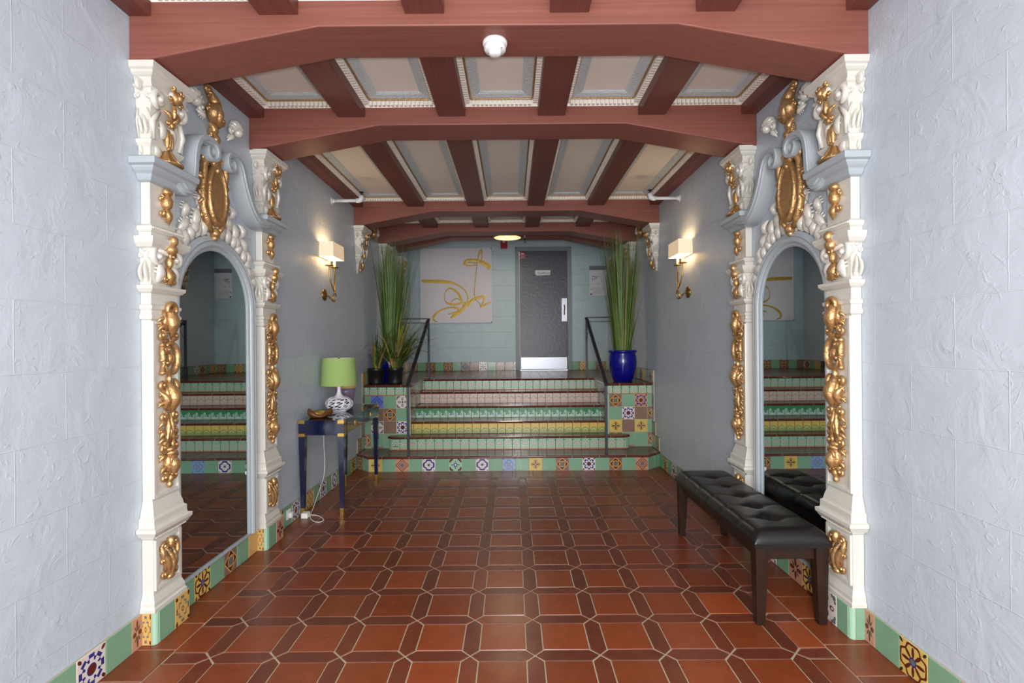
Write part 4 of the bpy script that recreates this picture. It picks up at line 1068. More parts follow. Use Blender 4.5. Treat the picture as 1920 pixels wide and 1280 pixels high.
# posted notice
t = thing('wall_notice', 'printed white notice with a gray header on the back wall, partly behind the right grass', 'notice', (1.55, YB-.004, 2.3))
nx0, nx1, nz0, nz1 = 1.408, 1.722, 2.30, 2.835
mb = MB(); mb.box((nx0, YB-.004, nz0), (nx1, YB-.0005, nz1)); build('sheet', mb, 'paper', t)
mb = MB(); mb.box((nx0, YB-.0055, nz1-.075), (nx1, YB-.0038, nz1)); build('header_band', mb, 'print', t)
mb = MB()
for a, b, c, d in ((.05,.115,.335,.35),(.05,.062,.27,.32),(.085,.097,.28,.325),(.112,.135,.30,.32),(.125,.14,.325,.35),(.15,.17,.335,.345),(.05,.06,.20,.212),(.11,.125,.2,.212),(.15,.17,.2,.212)): mb.box((nx0+a, YB-.0052, nz0+c), (nx0+b, YB-.0038, nz0+d))
for k in range(7): mb.box((nx0+.05, YB-.0050, nz0+.03+k*.018), (nx0+.25-.03*(k % 3), YB-.0038, nz0+.033+k*.018))
mb.box((nx0+.02, YB-.005, nz0+.10), (nx0+.036, YB-.0038, nz0+.12))
build('printed_lines', mb, 'print', t)
mb = MB(); P = circ(nx0+.03, nz0+.025, .016, 12); mb.rings([[(x, YB-.0055, z_) for x, z_ in P], [(x, YB-.0038, z_) for x, z_ in P]]); build('blue_emblem', mb, 'blueink', t)

# fire alarm strobe
t = thing('fire_alarm', 'small red fire alarm strobe high on the back wall under the disc light', 'alarm', (-.135, YB-.03, 3.22))
mb = MB(); mb.box((-.193, YB-.045, 3.155), (-.072, YB, 3.305)); build('housing', mb, 'redplastic', t, bevel=.006)
mb = MB(); mb.ell((-.132, YB-.05, 3.275), (.032, .025, .022)); build('strobe_lens', mb, 'clear', t)

# painting
t = thing('abstract_painting', 'large square white canvas with loose gold brush strokes on the back wall', 'painting', (-.98, YB-.02, 1.83))
ax0, ax1, az0, az1 = -1.645, -.355, 1.825, 3.165
mb = MB(); mb.box((ax0, YB-.035, az0), (ax1, YB-.001, az1)); build('canvas', mb, 'canvas', t, bevel=.002)
mb = MB()
for a, b, c, d in ((ax0,ax0+.016,az0,az1),(ax1-.016,ax1,az0,az1),(ax0,ax1,az0,az0+.016),(ax0,ax1,az1-.016,az1)): mb.box((a, YB-.038, c), (b, YB-.034, d))
build('edge_strip', mb, 'paper', t)
def pp(x, y): return (ax0+(x-65)/955*(ax1-ax0), az1-(y-170)/990*(az1-az0))     # crop pixel -> canvas
strokes = [
 ([(82,600),(160,605),(260,607),(360,612),(450,622),(520,640),(590,672),(650,720),(690,780),(700,850),(680,900),(640,940)], [24,30,32,33,28,18,12,11,12,12,12,10]),
 ([(620,890),(600,820),(560,760),(500,712),(440,708),(400,750),(385,810),(400,870),(450,910),(520,918),(590,905),(640,890)], [20,20,20,18,16,7,6,10,18,20,20,16]),
 ([(600,860),(560,838),(510,850),(480,885),(470,915)], [14,7,6,7,6]),
 ([(640,900),(690,920),(760,860),(840,825),(900,815),(915,850),(900,900),(870,950),(940,915),(1005,888)], [34,34,28,28,26,16,16,18,14,10]),
 ([(680,890),(640,960),(580,1020),(520,1060),(470,1095)], [30,34,34,30,16]),
 ([(580,1010),(560,970),(500,955),(420,965),(340,990),(275,1035),(240,1085),(250,1125),(300,1150)], [24,20,14,14,16,22,20,14,4]),
 ([(430,1045),(500,1030),(560,1020)], [6,18,26]),
 ([(790,810),(785,750),(795,650),(810,520),(825,400),(840,300),(860,230),(885,180)], [8,8,7,7,7,12,20,10]),
 ([(885,180),(892,240),(885,310),(860,350)], [10,10,9,10]),
 ([(830,395),(760,402),(690,400),(660,370),(690,335),(760,325),(830,335),(900,365),(960,400),(1000,440)], [8,10,16,26,26,24,26,34,42,46]),
 ([(700,360),(760,362),(820,375)], [8,10,12]),
 ([(800,850),(850,900),(870,950)], [5,6,6])]
def crs(pts, ws, n=8):
    out = []
    for i in range(len(pts)-1):
        a = pts[max(0,i-1)]; b = pts[i]; c = pts[i+1]; e = pts[min(len(pts)-1,i+2)]
        for k in range(n):
            t_ = k/n; out.append((*[.5*(2*b[j]+(-a[j]+c[j])*t_+(2*a[j]-5*b[j]+4*c[j]-e[j])*t_*t_+(-a[j]+3*b[j]-3*c[j]+e[j])*t_**3) for j in range(2)], ws[i]*(1-t_)+ws[i+1]*t_))
    out.append((*pts[-1], ws[-1])); return out
for si, (P, W_) in enumerate(strokes):
    mb = MB(); Q = crs(P, W_); yy = YB-.0362-.0006*si
    rows = []
    for i, q in enumerate(Q):
        a = Q[min(i+1,len(Q)-1)]; b = Q[max(i-1,0)]; tu, tv = a[0]-b[0], a[1]-b[1]; l = math.hypot(tu,tv) or 1
        hw = q[2]*.72*(1+.12*math.sin(i*1.7)); e = []
        for sg in (-1, 1):
            X_, Z_ = pp(q[0]-tv/l*hw*sg, q[1]+tu/l*hw*sg); X_ = min(max(X_, ax0+.017), ax1-.017); e.append((X_, yy, Z_))
        X_, Z_ = pp(q[0], q[1]); rows.append([e[0], (X_, yy-.002, Z_), e[1], (X_, yy+.0012, Z_)])
    mb.rings(rows, 0, False); o = build('brush_stroke', mb, 'strokegold', t)

# ------------------------------------------------------------------ railings
for s in (-1, 1):
    t = thing('stair_railing', 'dark iron stair railing on the %s side of the steps' % SN[s], 'railing', (-1.205 if s < 0 else 1.08, 5.81, RZ[1]), 'stair railings')
    x = -1.205 if s < 0 else 1.08; xw = XL if s < 0 else XR
    y1, z1, y2, z2 = 5.80, .985, 7.28, 1.815
    mb = MB(); mb.box((x-.014, y1-.014, RZ[1]), (x+.014, y1+.014, z1)); build('post', mb, 'iron', t, bevel=.002)
    mb = MB(); mb.box((x-.014, y2-.014, ZL-.001), (x+.014, y2+.014, z2)); build('post', mb, 'iron', t, bevel=.002)
    mb = MB(); A, B = Vector((x, y1-.03, z1-.016)), Vector((x, y2+.01, z2))
    dn = (B-A).normalized(); up = Vector((0, -dn.z, dn.y)); mb.rings([[P+Vector((sx*.022, 0, 0))+up*sz for sx, sz in ((-1,-.008),(1,-.008),(1,.010),(-1,.010))] for P in (A, B)]); build('handrail', mb, 'iron', t, bevel=.003)
    mb = MB(); mb.box((min(x, xw), y2-.018, z2-.004), (max(x, xw), y2+.018, z2+.012)); build('top_bar', mb, 'iron', t, bevel=.002)
    mb = MB(); e = xw+.10*(-s); mb.box((min(x-.02*s*0, e), y2-.006, z2-.062), (max(x, e), y2+.006, z2-.050)); build('lower_bar', mb, 'iron', t)
    mb = MB(); sg = -s
    mb.tube([(x-.005*s*0+s*.0, y2-.02, z2-.02)]+[(x+s*(.03+.035*math.sin(q*.55)), y2-.03, z2-.05-.026*q+.02*math.cos(q*1.3)) for q in range(10)]+[(x, y2-.02, z2-.32)], .003, 6); build('bracing_scroll', mb, 'iron', t)

# ------------------------------------------------------------------ console table
tx0, tx1, ty0, ty1, tz = -1.825, -1.44, 4.285, 5.42, .822
t = thing('console_table', 'navy lacquered console table with brass corners against the left wall', 'table', ((tx0+tx1)/2, (ty0+ty1)/2, 0))
mb = MB(); mb.box((tx0, ty0, tz-.128), (tx1, ty1, tz-.006)); build('apron', mb, 'navylac', t, bevel=.002)
mb = MB(); mb.box((tx0-.001, ty0-.001, tz-.006), (tx1+.001, ty1+.001, tz)); build('table_top', mb, 'tabletop', t, bevel=.001)
for (cx, cy) in ((tx0, ty0), (tx1, ty0), (tx0, ty1), (tx1, ty1)):
    sx = 1 if cx == tx0 else -1; sy = 1 if cy == ty0 else -1
    a = .052; b = .028
    def sq(w_, z_): 
        return [(cx, cy, z_), (cx+sx*w_, cy, z_), (cx+sx*w_, cy+sy*w_, z_), (cx, cy+sy*w_, z_)]
    def sqc(w_, z_):
        ox, oy = cx+sx*(a-w_)/2*.9, cy+sy*(a-w_)/2*.9
        return [(ox, oy, z_), (ox+sx*w_, oy, z_), (ox+sx*w_, oy+sy*w_, z_), (ox, oy+sy*w_, z_)]
    mb = MB(); mb.rings([sqc(a, tz-.128), sqc(a*.98, tz-.20), sqc(.031, .07)]); lg = build('leg', mb, 'navylac', t)
    mb = MB(); mb.rings([sqc(.033, .07), sqc(.027, .001)]); build('brass_ferrule', mb, 'brass', lg)
    for z_ in (tz-.030, tz-.14):
        mb = MB(); e = .0015
        mb.box((min(cx-sx*e, cx+sx*.052), min(cy-sy*e, cy+sy*.052), z_), (max(cx-sx*e, cx+sx*.052), max(cy-sy*e, cy+sy*.052), z_+(.0295 if z_ > .75 else .026))); build('corner_bracket', mb, 'brass', t)
for (ya, yb_) in ((4.36, 4.845), (4.86, 5.345)):
    mb = MB(); mb.box((tx1-.01, ya, tz-.112), (tx1+.004, yb_, tz-.018)); d = build('drawer', mb, 'navylac', t, bevel=.002)
    yc = (ya+yb_)/2
    mb = MB(); mb.box((tx1+.004, yc-.025, tz-.082), (tx1+.008, yc+.025, tz-.048)); mb.tube([(tx1+.006, yc-.018, tz-.06), (tx1+.018, yc-.018, tz-.066), (tx1+.02, yc, tz-.070), (tx1+.018, yc+.018, tz-.066), (tx1+.006, yc+.018, tz-.06)], .003, 6); build('drawer_pull', mb, 'brass', d)

# ------------------------------------------------------------------ lamp
lx, ly = -1.665, 4.83
t = thing('table_lamp', 'white pierced ceramic table lamp with a lime green drum shade on the console', 'lamp', (lx, ly, tz))
def lampmesh():
    bm = bmesh.new(); bmesh.ops.create_icosphere(bm, subdivisions=2, radius=1)
    rnd = random.Random(5)
    # merge random triangles pairs into larger irregular holes
    es = [e for e in bm.edges]; rnd.shuffle(es); used = set(); kill = []
    for e in es:
        fs = e.link_faces
        if len(fs) == 2 and not any(f.index in used for f in fs) and rnd.random() < .0:
            for f in fs: used.add(f.index)
            kill.append(e)
    bmesh.ops.dissolve_edges(bm, edges=kill, use_verts=False)
    for v in bm.verts:
        z = v.co.z; r = math.hypot(v.co.x, v.co.y) or 1e-6
        ang = math.atan2(v.co.y, v.co.x)+z*.9; q = math.sqrt(max(0, 1-z*z))
        zz = z*.072+.074 if z > 0 else z*.072+.074
        rad = .128*(q**.8); rad = max(rad, .018 if z > 0 else .07*(1 if z < -.9 else 0))
        v.co = Vector((rad*math.cos(ang)+rnd.uniform(-.003,.003), rad*math.sin(ang)+rnd.uniform(-.003,.003), max(.002, zz)))
    me = bpy.data.meshes.new('lamp_base'); bm.to_mesh(me); bm.free(); me.materials.append(M['whitecer'])
    o = bpy.data.objects.new('lamp_base', me); COL.objects.link(o); o.parent = t
    m = o.modifiers.new('w', 'WIREFRAME'); m.thickness = .017; m.use_even_offset = False; m.use_boundary = True
    m = o.modifiers.new('s', 'SUBSURF'); m.levels = m.render_levels = 1
    return o
lampmesh()
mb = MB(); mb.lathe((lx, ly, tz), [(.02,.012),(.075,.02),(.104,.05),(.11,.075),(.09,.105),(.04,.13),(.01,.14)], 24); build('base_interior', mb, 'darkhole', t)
mb = MB(); mb.lathe((lx, ly, tz), [(.072,.132),(.05,.142),(.030,.158),(.021,.18),(.018,.21),(.017,.26),(.014,.30),(.008,.30),(.008,.37)], 24); mb.lathe((lx, ly, tz), [(.06,0),(.068,.004),(.062,.01),(.03,.01)], 24); build('neck', mb, 'whitecer', t)
mb = MB()
sz0, sz1 = tz+.252, tz+.512
prof = [(.166, sz0-tz), (.168, sz0-tz+.004), (.149, sz1-tz-.004), (.148, sz1-tz), (.1455, sz1-tz), (.1465, sz1-tz-.004), (.164, sz0-tz+.004)]
seg = 48
mb.rings([[(lx+r*math.cos(2*PI*i/seg), ly+r*math.sin(2*PI*i/seg), tz+z_) for i in range(seg)] for r, z_ in prof[:4]], 0, True, False)
mb.rings([[(lx+r*math.cos(2*PI*i/seg), ly+r*math.sin(2*PI*i/seg), tz+z_) for i in range(seg)] for r, z_ in (prof[3:]+prof[:1])], 1, True, False)
build('lamp_shade', mb, ['green_shade', 'cream_in'], t, norm=False)
mb = MB(); mb.lathe((lx, ly, sz1-.012), [(.003,-.12),(.003,.0),(.006,.01),(.012,.016),(.012,.024),(.005,.034)], 16); mb.tube([(lx-.147, ly, sz1-.012), (lx+.147, ly, sz1-.012)], .002, 6); mb.tube([(lx, ly-.147, sz1-.012), (lx, ly+.147, sz1-.012)], .002, 6); build('finial', mb, 'chrome', t)
# vase behind lamp
vx, vy = -1.70, 5.13
t = thing('tapered_vase', 'purple tapered vase with a tan top band, standing behind the green lamp', 'vase', (vx, vy, tz))
mb = MB(); mb.lathe((vx, vy, tz), [(.06,0),(.066,.006),(.078,.07),(.094,.15),(.103,.205)], 28); build('body', mb, 'purple', t)
mb = MB(); mb.lathe((vx, vy, tz), [(.1025,.200),(.1045,.204),(.108,.25),(.104,.254),(.098,.25),(.096,.205)], 28, cap=False); build('rim_band', mb, 'tanglaze', t)
# driftwood bowl
bx, by = -1.715, 4.46
t = thing('driftwood_bowl', 'small carved driftwood bowl with a gold interior on the console', 'bowl', (bx, by, tz))
mb = MB(); rnd = random.Random(2); sg = 36; rs = []
def rimh(a): return .060+.018*math.sin(2*a+.6)+.012*math.sin(3*a+2)
for r_, hz in ((.055,0),(.085,.12),(.104,.45),(.102,.8),(.092,1.0),(.078,.95)):
    rs.append([(bx+r_*(1+.08*math.sin(3*a+1)+.05*math.sin(5*a))*math.cos(a), by+.9*r_*(1+.08*math.sin(3*a+1)+.05*math.sin(5*a))*math.sin(a), tz+rimh(a)*hz) for a in [2*PI*i/sg for i in range(sg)]])
mb.rings(rs, 0, True, False); mb.add(rs[0], [tuple(range(sg))[::-1]]); build('wood_body', mb, 'drift', t)
mb = MB(); rs2 = [rs[-1]]
for r_, hz in ((.07,.7),(.05,.4),(.02,.3),(.001,.28)): rs2.append([(bx+r_*math.cos(a), by+.9*r_*math.sin(a), tz+rimh(a)*hz*(1 if hz > .5 else 0)+(.02 if hz <= .5 else 0)) for a in [2*PI*i/sg for i in range(sg)]])
mb.rings(rs2, 0, True, False); build('gold_interior', mb, 'goldleaf', t)
# lamp cord and adapter
t = thing('lamp_cord', 'white lamp cord hanging down the left wall to a loop on the floor', 'cord', (-1.80, 4.6, 0))
mb = MB(); P = crs([(0,0)]*2, [0,0], 1)
pts = [(-1.826,4.86,.70),(-1.826,4.86,.5),(-1.822,4.87,.3),(-1.81,4.80,.19),(-1.79,4.62,.10),(-1.76,4.42,.03),(-1.73,4.28,.006),(-1.66,4.17,.006),(-1.60,4.14,.006),(-1.58,4.19,.006),(-1.64,4.27,.006),(-1.70,4.31,.006),(-1.76,4.30,.01)]
def cr3(P, n=6):
    out = []
    for i in range(len(P)-1):
        a, b, c, e = (Vector(P[max(0,i-1)]), Vector(P[i]), Vector(P[i+1]), Vector(P[min(len(P)-1,i+2)]))
        for k in range(n):
            q = k/n; out.append(.5*(2*b+(c-a)*q+(2*a-5*b+4*c-e)*q*q+(3*b-a-3*c+e)*q**3))
    return out+[Vector(P[-1])]
mb.tube(cr3(pts), .0035, 6); build('cable', mb, 'whiteplastic', t)
mb = MB(); mb.box((-1.79, 4.235, .001), (-1.735, 4.30, .045)); build('adapter', mb, 'whiteplastic', t, bevel=.004)
t = thing('wall_outlet_plug', 'white plug plate on the baseboard beside the console table leg', 'plug', (-1.82, 4.08, .06))
mb = MB(); mb.box((-1.8255, 4.04, .055), (-1.818, 4.115, .135)); build('plate', mb, 'whiteplastic', t, bevel=.003)
mb = MB(); mb.box((-1.8175, 4.06, .07), (-1.79, 4.10, .11)); build('plug_body', mb, 'whiteplastic', t, bevel=.004)

# ------------------------------------------------------------------ bench
bx0, bx1, by0, by1 = 1.24, 1.64, 2.585, 3.86
t = thing('tufted_bench', 'long black leather tufted bench with dark wood legs in front of the right mirror', 'bench', ((bx0+bx1)/2, (by0+by1)/2, 0))
mb = MB(); nx, ny = 40, 110; tops = []
tb = [(bx0+(bx1-bx0)*.5, by0+(by1-by0)*(k+.5+.0)/6+.0) for k in range(6)]
tb = [(bx0+(bx1-bx0)*.5, by0+(by1-by0)*(k+1)/6) for k in range(5)]
cw = (bx1-bx0)/2
def seat_h(x, y):
    ex = min(x-bx0, bx1-x); ey = min(y-by0, by1-y); e = min(ex, ey)
    q = 1-max(0, 1-ex/.07)**2.2; q2 = 1-max(0, 1-ey/.07)**2.2
    h = .405+.022+.068*min(1, max(0, q))**.5*min(1, max(0, q2))**.5
    d = min(math.hypot(x-a, (y-b)*1.15) for a, b in tb)
    h -= .034*math.exp(-(d/.042)**1.5)
    # creases between the buttons: across the seat and short ones along it
    yy = (y-by0)/((by1-by0)/6); fy = abs(yy-round(yy))*((by1-by0)/6)
    if .5 < yy < 5.5: h -= .013*math.exp(-(fy/.014)**1.2)*(.35+.65*math.exp(-(abs(x-(bx0+bx1)/2)/.13)**2))
    fx = abs(x-(bx0+bx1)/2)
    if .9 < yy < 5.1: h -= .008*math.exp(-(fx/.02)**1.2)*math.exp(-(d/.09)**2)
    return h
g = [[(bx0+(bx1-bx0)*(.5-.5*math.cos(PI*i/nx)), by0+(by1-by0)*j/ny) for i in range(nx+1)] for j in range(ny+1)]
vs = []; fs = []
for j in range(ny+1):
    y = by0+(by1-by0)*j/ny
    if j < 8: y = by0+(by1-by0)*8/ny*(1-math.cos(PI/2*j/8))
    if j > ny-8: y = by1-(by1-by0)*8/ny*(1-math.cos(PI/2*(ny-j)/8))
    for i in range(nx+1):
        x = bx0+(bx1-bx0)*(.5-.5*math.cos(PI*i/nx)); vs.append((x, y, seat_h(x, y)))
W1 = nx+1
for j in range(ny):
    for i in range(nx): fs.append((j*W1+i, j*W1+i+1, (j+1)*W1+i+1, (j+1)*W1+i))
mb.add(vs, fs, 0, True)
edge = [j*W1 for j in range(ny+1)][::-1]+[i for i in range(1, nx+1)]+[j*W1+nx for j in range(1, ny+1)]+[ny*W1+i for i in range(nx-1, 0, -1)]
bot = [(vs[e][0], vs[e][1], .405) for e in edge]; n = len(edge); b0 = len(mb.v)
mb.v += [Vector(p) for p in bot]
for k in range(n): mb.f.append([edge[k], b0+k, b0+(k+1) % n, edge[(k+1) % n]]); mb.m.append(0); mb.sm.append(False)
mb.f.append([b0+k for k in range(n)]); mb.m.append(0); mb.sm.append(False)
build('cushion', mb, 'leather', t)
for a, b in tb:
    mb = MB(); z_ = seat_h(a, b); mb.lathe((a, b, z_), [(.001,-.004),(.011,-.003),(.013,.002),(.008,.006),(.001,.007)], 12); build('button', mb, 'leather', t)
mb = MB(); mb.box((bx0+.035, by0+.035, .335), (bx1-.035, by1-.035, .405)); build('apron', mb, 'dkwood', t, bevel=.003)
for cx in (bx0+.012, bx1-.012):
    for cy in (by0+.012, by1-.012):
        sx = 1 if cx < 1.45 else -1; sy = 1 if cy < 3.2 else -1
        mb = MB(); rs = []
        for z_, w_, off in ((.405,.064,0),(.33,.064,0),(.0,.042,.006)):
            x_, y_ = cx+sx*off, cy+sy*off; rs.append([(x_, y_, z_), (x_+sx*w_, y_, z_), (x_+sx*w_, y_+sy*w_, z_), (x_, y_+sy*w_, z_)])
        mb.rings(rs); build('leg', mb, 'dkwood', t, bevel=.002)

# ------------------------------------------------------------------ sconces
def sconce(s):
    f = side(s); u, zb = 4.93, 1.95
    t = thing('wall_sconce', 'brass two-arm wall sconce with a lit ivory box shade on the %s wall' % SN[s], 'sconce', f((u, zb, 0)), 'wall sconces')
    mb = MB(f); P = lambda r_, w_: [(u+r_*math.cos(2*PI*i/28), zb+r_*math.sin(2*PI*i/28), w_) for i in range(28)]
    mb.rings([P(.055,0), P(.058,.004), P(.056,.012), P(.02,.016), P(.012,.03)], 0, True); build('backplate', mb, 'brassdk', t)
    for sg in (-1, 1):
        du = sg*.072
        pts = [(u, zb, .025), (u, zb-.012, .045), (u-sg*.006, zb-.045, .075), (u-sg*.028, zb-.062, .095), (u-sg*.036, zb-.02, .105), (u-sg*.018, zb+.015, .105), (u+sg*.01, zb+.045, .10), (u+sg*.045, zb+.10, .09), (u+sg*.066, zb+.17, .082), (u+du, zb+.23, .08), (u+du, zb+.275, .08)]
        mb = MB(f); mb.tube(cr3(pts, 5), .0065, 8); build('arm', mb, 'brassdk', t)
        mb = MB(f); D = lambda r_, v: [(u+du+r_*math.cos(2*PI*i/20), zb+v, .08+r_*math.sin(2*PI*i/20)) for i in range(20)]
        mb.rings([D(.004,.270), D(.040,.274), D(.042,.279), D(.014,.284), D(.010,.30)], 0, True); build('drip_dish', mb, 'brassdk', t)
        mb = MB(f); mb.rings([D(.0125,.285), D(.0125,.40), D(.004,.405)], 0, True); build('candle_sleeve', mb, 'candle', t)
        mb = MB(f); mb.ell((u+du, zb+.43, .08), (.016, .03, .016)); build('bulb', mb, 'glow', t)
        p = f((u+du, zb+.43, .08)); L = light('sconce_bulb', 'POINT', p, (0,0,0), 1.5, (1, .74, .46), .03); 
    mb = MB(f); a, b, v0, v1, w0, w1 = u-.155, u+.155, 2.305, 2.445, .012, .150; e = .003
    q = lambda d: [(a+d, 0, w0+d), (b-d, 0, w0+d), (b-d, 0, w1-d), (a+d, 0, w1-d)]
    mb.rings([[(p[0], v0, p[2]) for p in q(0)], [(p[0], v1, p[2]) for p in q(0.003)]], 0, False, False)
    mb.rings([[(p[0], v1, p[2]) for p in q(e+.003)], [(p[0], v0, p[2]) for p in q(e)]], 1, False, False)
    mb.rings([[(p[0], v0, p[2]) for p in q(0)], [(p[0], v0, p[2]) for p in q(e)]], 0, False, False)
    mb.rings([[(p[0], v1, p[2]) for p in q(0.003)], [(p[0], v1, p[2]) for p in q(e+.003)]], 0, False, False)
    build('lamp_shade', mb, ['shade', 'shadein'], t, norm=False)
for s in (-1, 1): sconce(s)
# sprinkler pipes
for s in (-1, 1):
    f = side(s); u, v = 5.17, 2.94
    t = thing('sprinkler_pipe', 'white pipe stub with an upright sprinkler head, high on the %s wall' % SN[s], 'sprinkler', f((u, v, 0)), 'sprinkler pipes')
    mb = MB(f); mb.tube([(u,v,.0),(u,v,.008)], [.04,.036], 20); mb.tube([(u,v,.008),(u,v,.03)], [.025,.022], 16); build('flange', mb, 'pipe', t)
    mb = MB(f); mb.tube([(u,v,.005),(u,v,.27)], .0165, 16); build('pipe', mb, 'pipe', t)
    mb = MB(f); mb.tube([(u,v,.25),(u,v,.275),(u,v+.008,.298),(u,v+.03,.305),(u,v+.05,.305)], [.024,.025,.026,.025,.024], 16); build('elbow', mb, 'pipe', t)
    mb = MB(f); mb.tube([(u,v+.05,.305),(u,v+.085,.305)], [.01,.008], 8); mb.tube([(u,v+.083,.305),(u,v+.088,.305)], .024, 14); build('sprinkler_head', mb, 'iron', t)
# smoke detector
t = thing('smoke_detector', 'round white smoke detector under the nearest beam', 'smoke detector', (-.075, 2.565, 3.0))
mb = MB(); c = (-.075, 2.565, 3.008)
mb.lathe(c, [(.062,0),(.063,-.012),(.060,-.02),(.056,-.022)], 36); build('mounting_base', mb, 'whiteplastic', t)
mb = MB(); mb.lathe(c, [(.056,-.018),(.056,-.04),(.050,-.05),(.036,-.052),(.032,-.056),(.030,-.066),(.018,-.072),(.002,-.073)], 36); build('sensor_head', mb, 'whiteplastic', t)
mb = MB(); mb.ell((-.04, 2.53, 2.958), (.003, .003, .003)); build('indicator', mb, 'redplastic', t)
# disc light
t = thing('ceiling_light', 'round disc ceiling light with a dark rim, deep in the hall above the landing', 'light fixture', (-.055, 7.62, 3.05))
c = (-.055, 7.62, 3.05)
mb = MB(); mb.lathe(c, [(.20,.0),(.222,.0),(.225,.012),(.222,.035),(.17,.05),(.05,.055)], 48, cap=False); mb.lathe(c, [(.03,.04),(.03,.31)], 16); build('rim', mb, 'brassdk', t)
mb = MB(); mb.lathe(c, [(.001,.006),(.2,.006),(.204,.003),(.2,.0),(.1,-.003),(.001,-.004)], 48); build('diffuser', mb, 'diffuser', t)
for a in (.5, 2.6, 4.7):
    mb = MB(); mb.ell((c[0]+.1*math.cos(a), c[1]+.1*math.sin(a), c[2]-.001), (.045, .045, .006)); build('bulb_glow', mb, 'glow', t)
light('disc_light_bulbs', 'AREA', (c[0], c[1], c[2]-.02), (0,0,0), 9, (1, .84, .62), .34)
t = thing('pendent_sprinkler', 'small pendent sprinkler head hanging beside the disc ceiling light', 'sprinkler', (.205, 7.7, 3.0))
mb = MB(); mb.tube([(.205,7.7,3.36),(.205,7.7,3.05)], .01, 8); build('drop_pipe', mb, 'pipe', t)
mb = MB(); mb.tube([(.205,7.7,3.06),(.205,7.7,3.03),(.205,7.7,3.0)], [.014,.009,.006], 8); mb.tube([(.205,7.7,3.0),(.205,7.7,2.996)], .026, 12); build('head', mb, 'iron', t)

# ------------------------------------------------------------------ plants
def blade(mb, base, az, lean, L, wd, curl=0., mi=0, seg=7, droop=0.):
    """one tapering creased leaf"""
    d = Vector((math.cos(az), math.sin(az), 0)); sd = Vector((-d.y, d.x, 0)); p = Vector(base); rows = []
    a = lean
    for i in range(seg+1):
        t_ = i/seg; w_ = wd*(1-t_)**.75*min(1, .6+t_*3)+.0004
        nrm = Vector((-math.sin(a), 0, 0))
        up = d*(-math.cos(a))+Vector((0,0,math.sin(a)))
        rows.append([p-sd*w_+up*w_*.3, p, p+sd*w_+up*w_*.3])
        p = p+(d*math.sin(a)+Vector((0,0,math.cos(a))))*(L/seg); a += curl/seg+droop*(t_**2)/seg
    vs = [q for r_ in rows for q in r_]; fs = []
    for i in range(seg):
        for k in range(2): fs.append((i*3+k, i*3+k+1, (i+1)*3+k+1, (i+1)*3+k))
    mb.add(vs, fs, mi, True)
def bluepot(t, x, y, z, h, r):
    mb = MB(); mb.lathe((x, y, z), [(r*.60,0),(r*.66,.006),(r*.80,h*.18),(r*.94,h*.42),(r*.985,h*.62),(r*.955,h*.80),(r*.90,h*.90),(r*.90,h*.925),(r*1.0,h*.94),(r*1.01,h*.975),(r*.97,h),(r*.88,h),(r*.85,h*.93),(r*.80,h*.86)], 40); build('pot', mb, 'potblue', t)
    mb = MB(); mb.lathe((x, y, z), [(.001,h*.86),(r*.8,h*.865)], 24, cap=False); build('soil', mb, 'soil', t)
def tallgrass(t, x, y, z, top, seed, n=230, rr=.08, spread=.13, lo=-10, hi=10):
    rnd = random.Random(seed); mb = MB()
    for i in range(n):
        az = rnd.uniform(0, 2*PI); r_ = rr*math.sqrt(rnd.random()); q = rnd.random()
        L = (top-z)*(rnd.uniform(.55, 1.0)**.7)
        lean = spread*(r_/rr)*rnd.uniform(.3, 1.3)
        if rnd.random() < .16: L *= rnd.uniform(.35, .95); lean *= 2.0
        b = (x+r_*math.cos(az), y+r_*math.sin(az), z)
        # keep the sweep inside the hall
        ex = b[0]+L*math.sin(lean*1.2)*math.cos(az)
        if ex < lo+.03 or ex > hi-.03: az = PI-az
        blade(mb, b, az, lean, L*.985, rnd.uniform(.0055, .0095), rnd.uniform(-.02, .08), rnd.choice((0,0,0,1)) if rnd.random() > .05 else 2, 8)
    return build('grass_blades', mb, ['blade', 'blade2', 'dry'], t, norm=False)
t = thing('potted_grass', 'tall upright ornamental grass in a cobalt blue glazed pot on the right plinth', 'plant', (1.432, 6.52, ZL))
bluepot(t, 1.432, 6.52, ZL, .40, .183); tallgrass(t, 1.432, 6.52, ZL+.345, 2.985, 11, 310, .115, .135, XL, XR)
t = thing('potted_grass', 'tall upright grass in a blue pot behind the black nursery pots on the left', 'plant', (-1.635, 6.74, ZL))
bluepot(t, -1.635, 6.74, ZL, .38, .175); tallgrass(t, -1.62, 6.74, ZL+.33, 2.97, 12, 330, .12, .17, XL, XR)
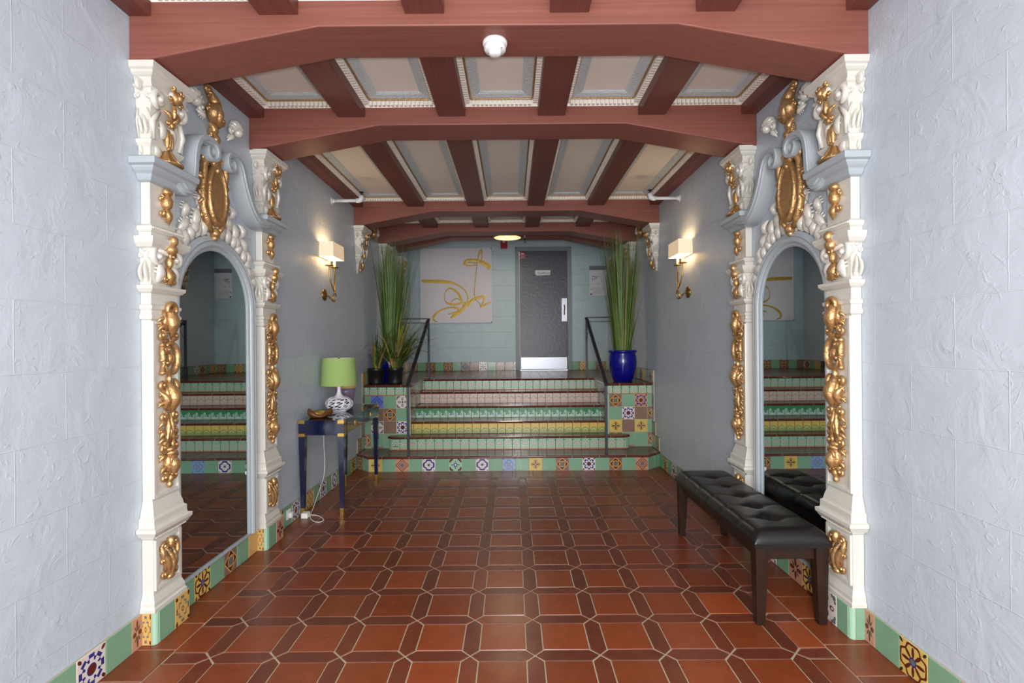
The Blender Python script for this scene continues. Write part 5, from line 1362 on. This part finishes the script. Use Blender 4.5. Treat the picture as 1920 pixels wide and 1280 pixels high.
def nursery(t, x, y, r, h):
    mb = MB(); z = ZL
    mb.lathe((x, y, z), [(r*.80,0),(r*.86,.005),(r*.87,h*.12),(r*.93,h*.8),(r*1.0,h*.82),(r*1.02,h*.97),(r*.98,h),(r*.93,h),(r*.90,h*.9)], 32, cap=False); mb.lathe((x, y, z), [(.001,.002),(r*.8,.002)], 24, cap=False); build('pot', mb, 'potblack', t)
    mb = MB(); mb.lathe((x, y, z), [(.001,h*.9),(r*.91,h*.905)], 24, cap=False); build('soil', mb, 'soil', t)
x, y = -1.49, 6.40
t = thing('potted_plant', 'bushy green plant in a black nursery pot, right one of the pair', 'plant', (x, y, ZL), 'plants in black nursery pots')
nursery(t, x, y, .108, .205)
rnd = random.Random(21); mb = MB()
for i in range(150):
    az = rnd.uniform(0, 2*PI); r_ = .07*math.sqrt(rnd.random()); L = rnd.uniform(.35, .82); lean = rnd.uniform(.05, .7)
    dr = rnd.uniform(2.0, 7.0) if rnd.random() < .7 else .3
    if x+L*math.cos(az) < XL+.04: az = rnd.uniform(-1.5, 1.5)
    blade(mb, (x+r_*math.cos(az), y+r_*math.sin(az), ZL+.185), az, lean, L, rnd.uniform(.008, .015), rnd.uniform(0, 1.3), rnd.choice((0,1,1,1,0,0,1,1,2,3)), 9, dr)
build('leaves', mb, ['blade', 'blade2', 'dry', 'yellowleaf'], t, norm=False)
x, y = -1.725, 6.38
t = thing('potted_plant', 'sparse half-dried plant in a black nursery pot, nearest the left wall', 'plant', (x, y, ZL), 'plants in black nursery pots')
nursery(t, x, y, .108, .20)
rnd = random.Random(8); mb = MB()
for i in range(60):
    az = rnd.uniform(0, 2*PI) if rnd.random() < .35 else rnd.gauss(-1.2, 1.1); r_ = .06*math.sqrt(rnd.random()); L = rnd.uniform(.25, .62); lean = rnd.uniform(.02, .55)
    if x+(L+.1)*math.cos(az) < XL+.05: az = -PI/2+rnd.uniform(.15, 1.3)
    blade(mb, (x+r_*math.cos(az), y+r_*math.sin(az), ZL+.18), az, lean, L, rnd.uniform(.006, .013), rnd.uniform(0, 1.3), rnd.choice((0,1,2,2,0,1,1,3)), 9, rnd.choice((0,.8,2.4,3.6)))
for k in range(4):
    mb.tube([(x-.02+.02*k, y-.02, ZL+.18), (x-.05+.03*k, y-.03, ZL+.45), (x-.08+.045*k, y-.03, ZL+.62+.05*(k % 2))], [.003, .0024, .001], 5, 2)
build('leaves', mb, ['blade', 'blade2', 'dry', 'yellowleaf'], t, norm=False)
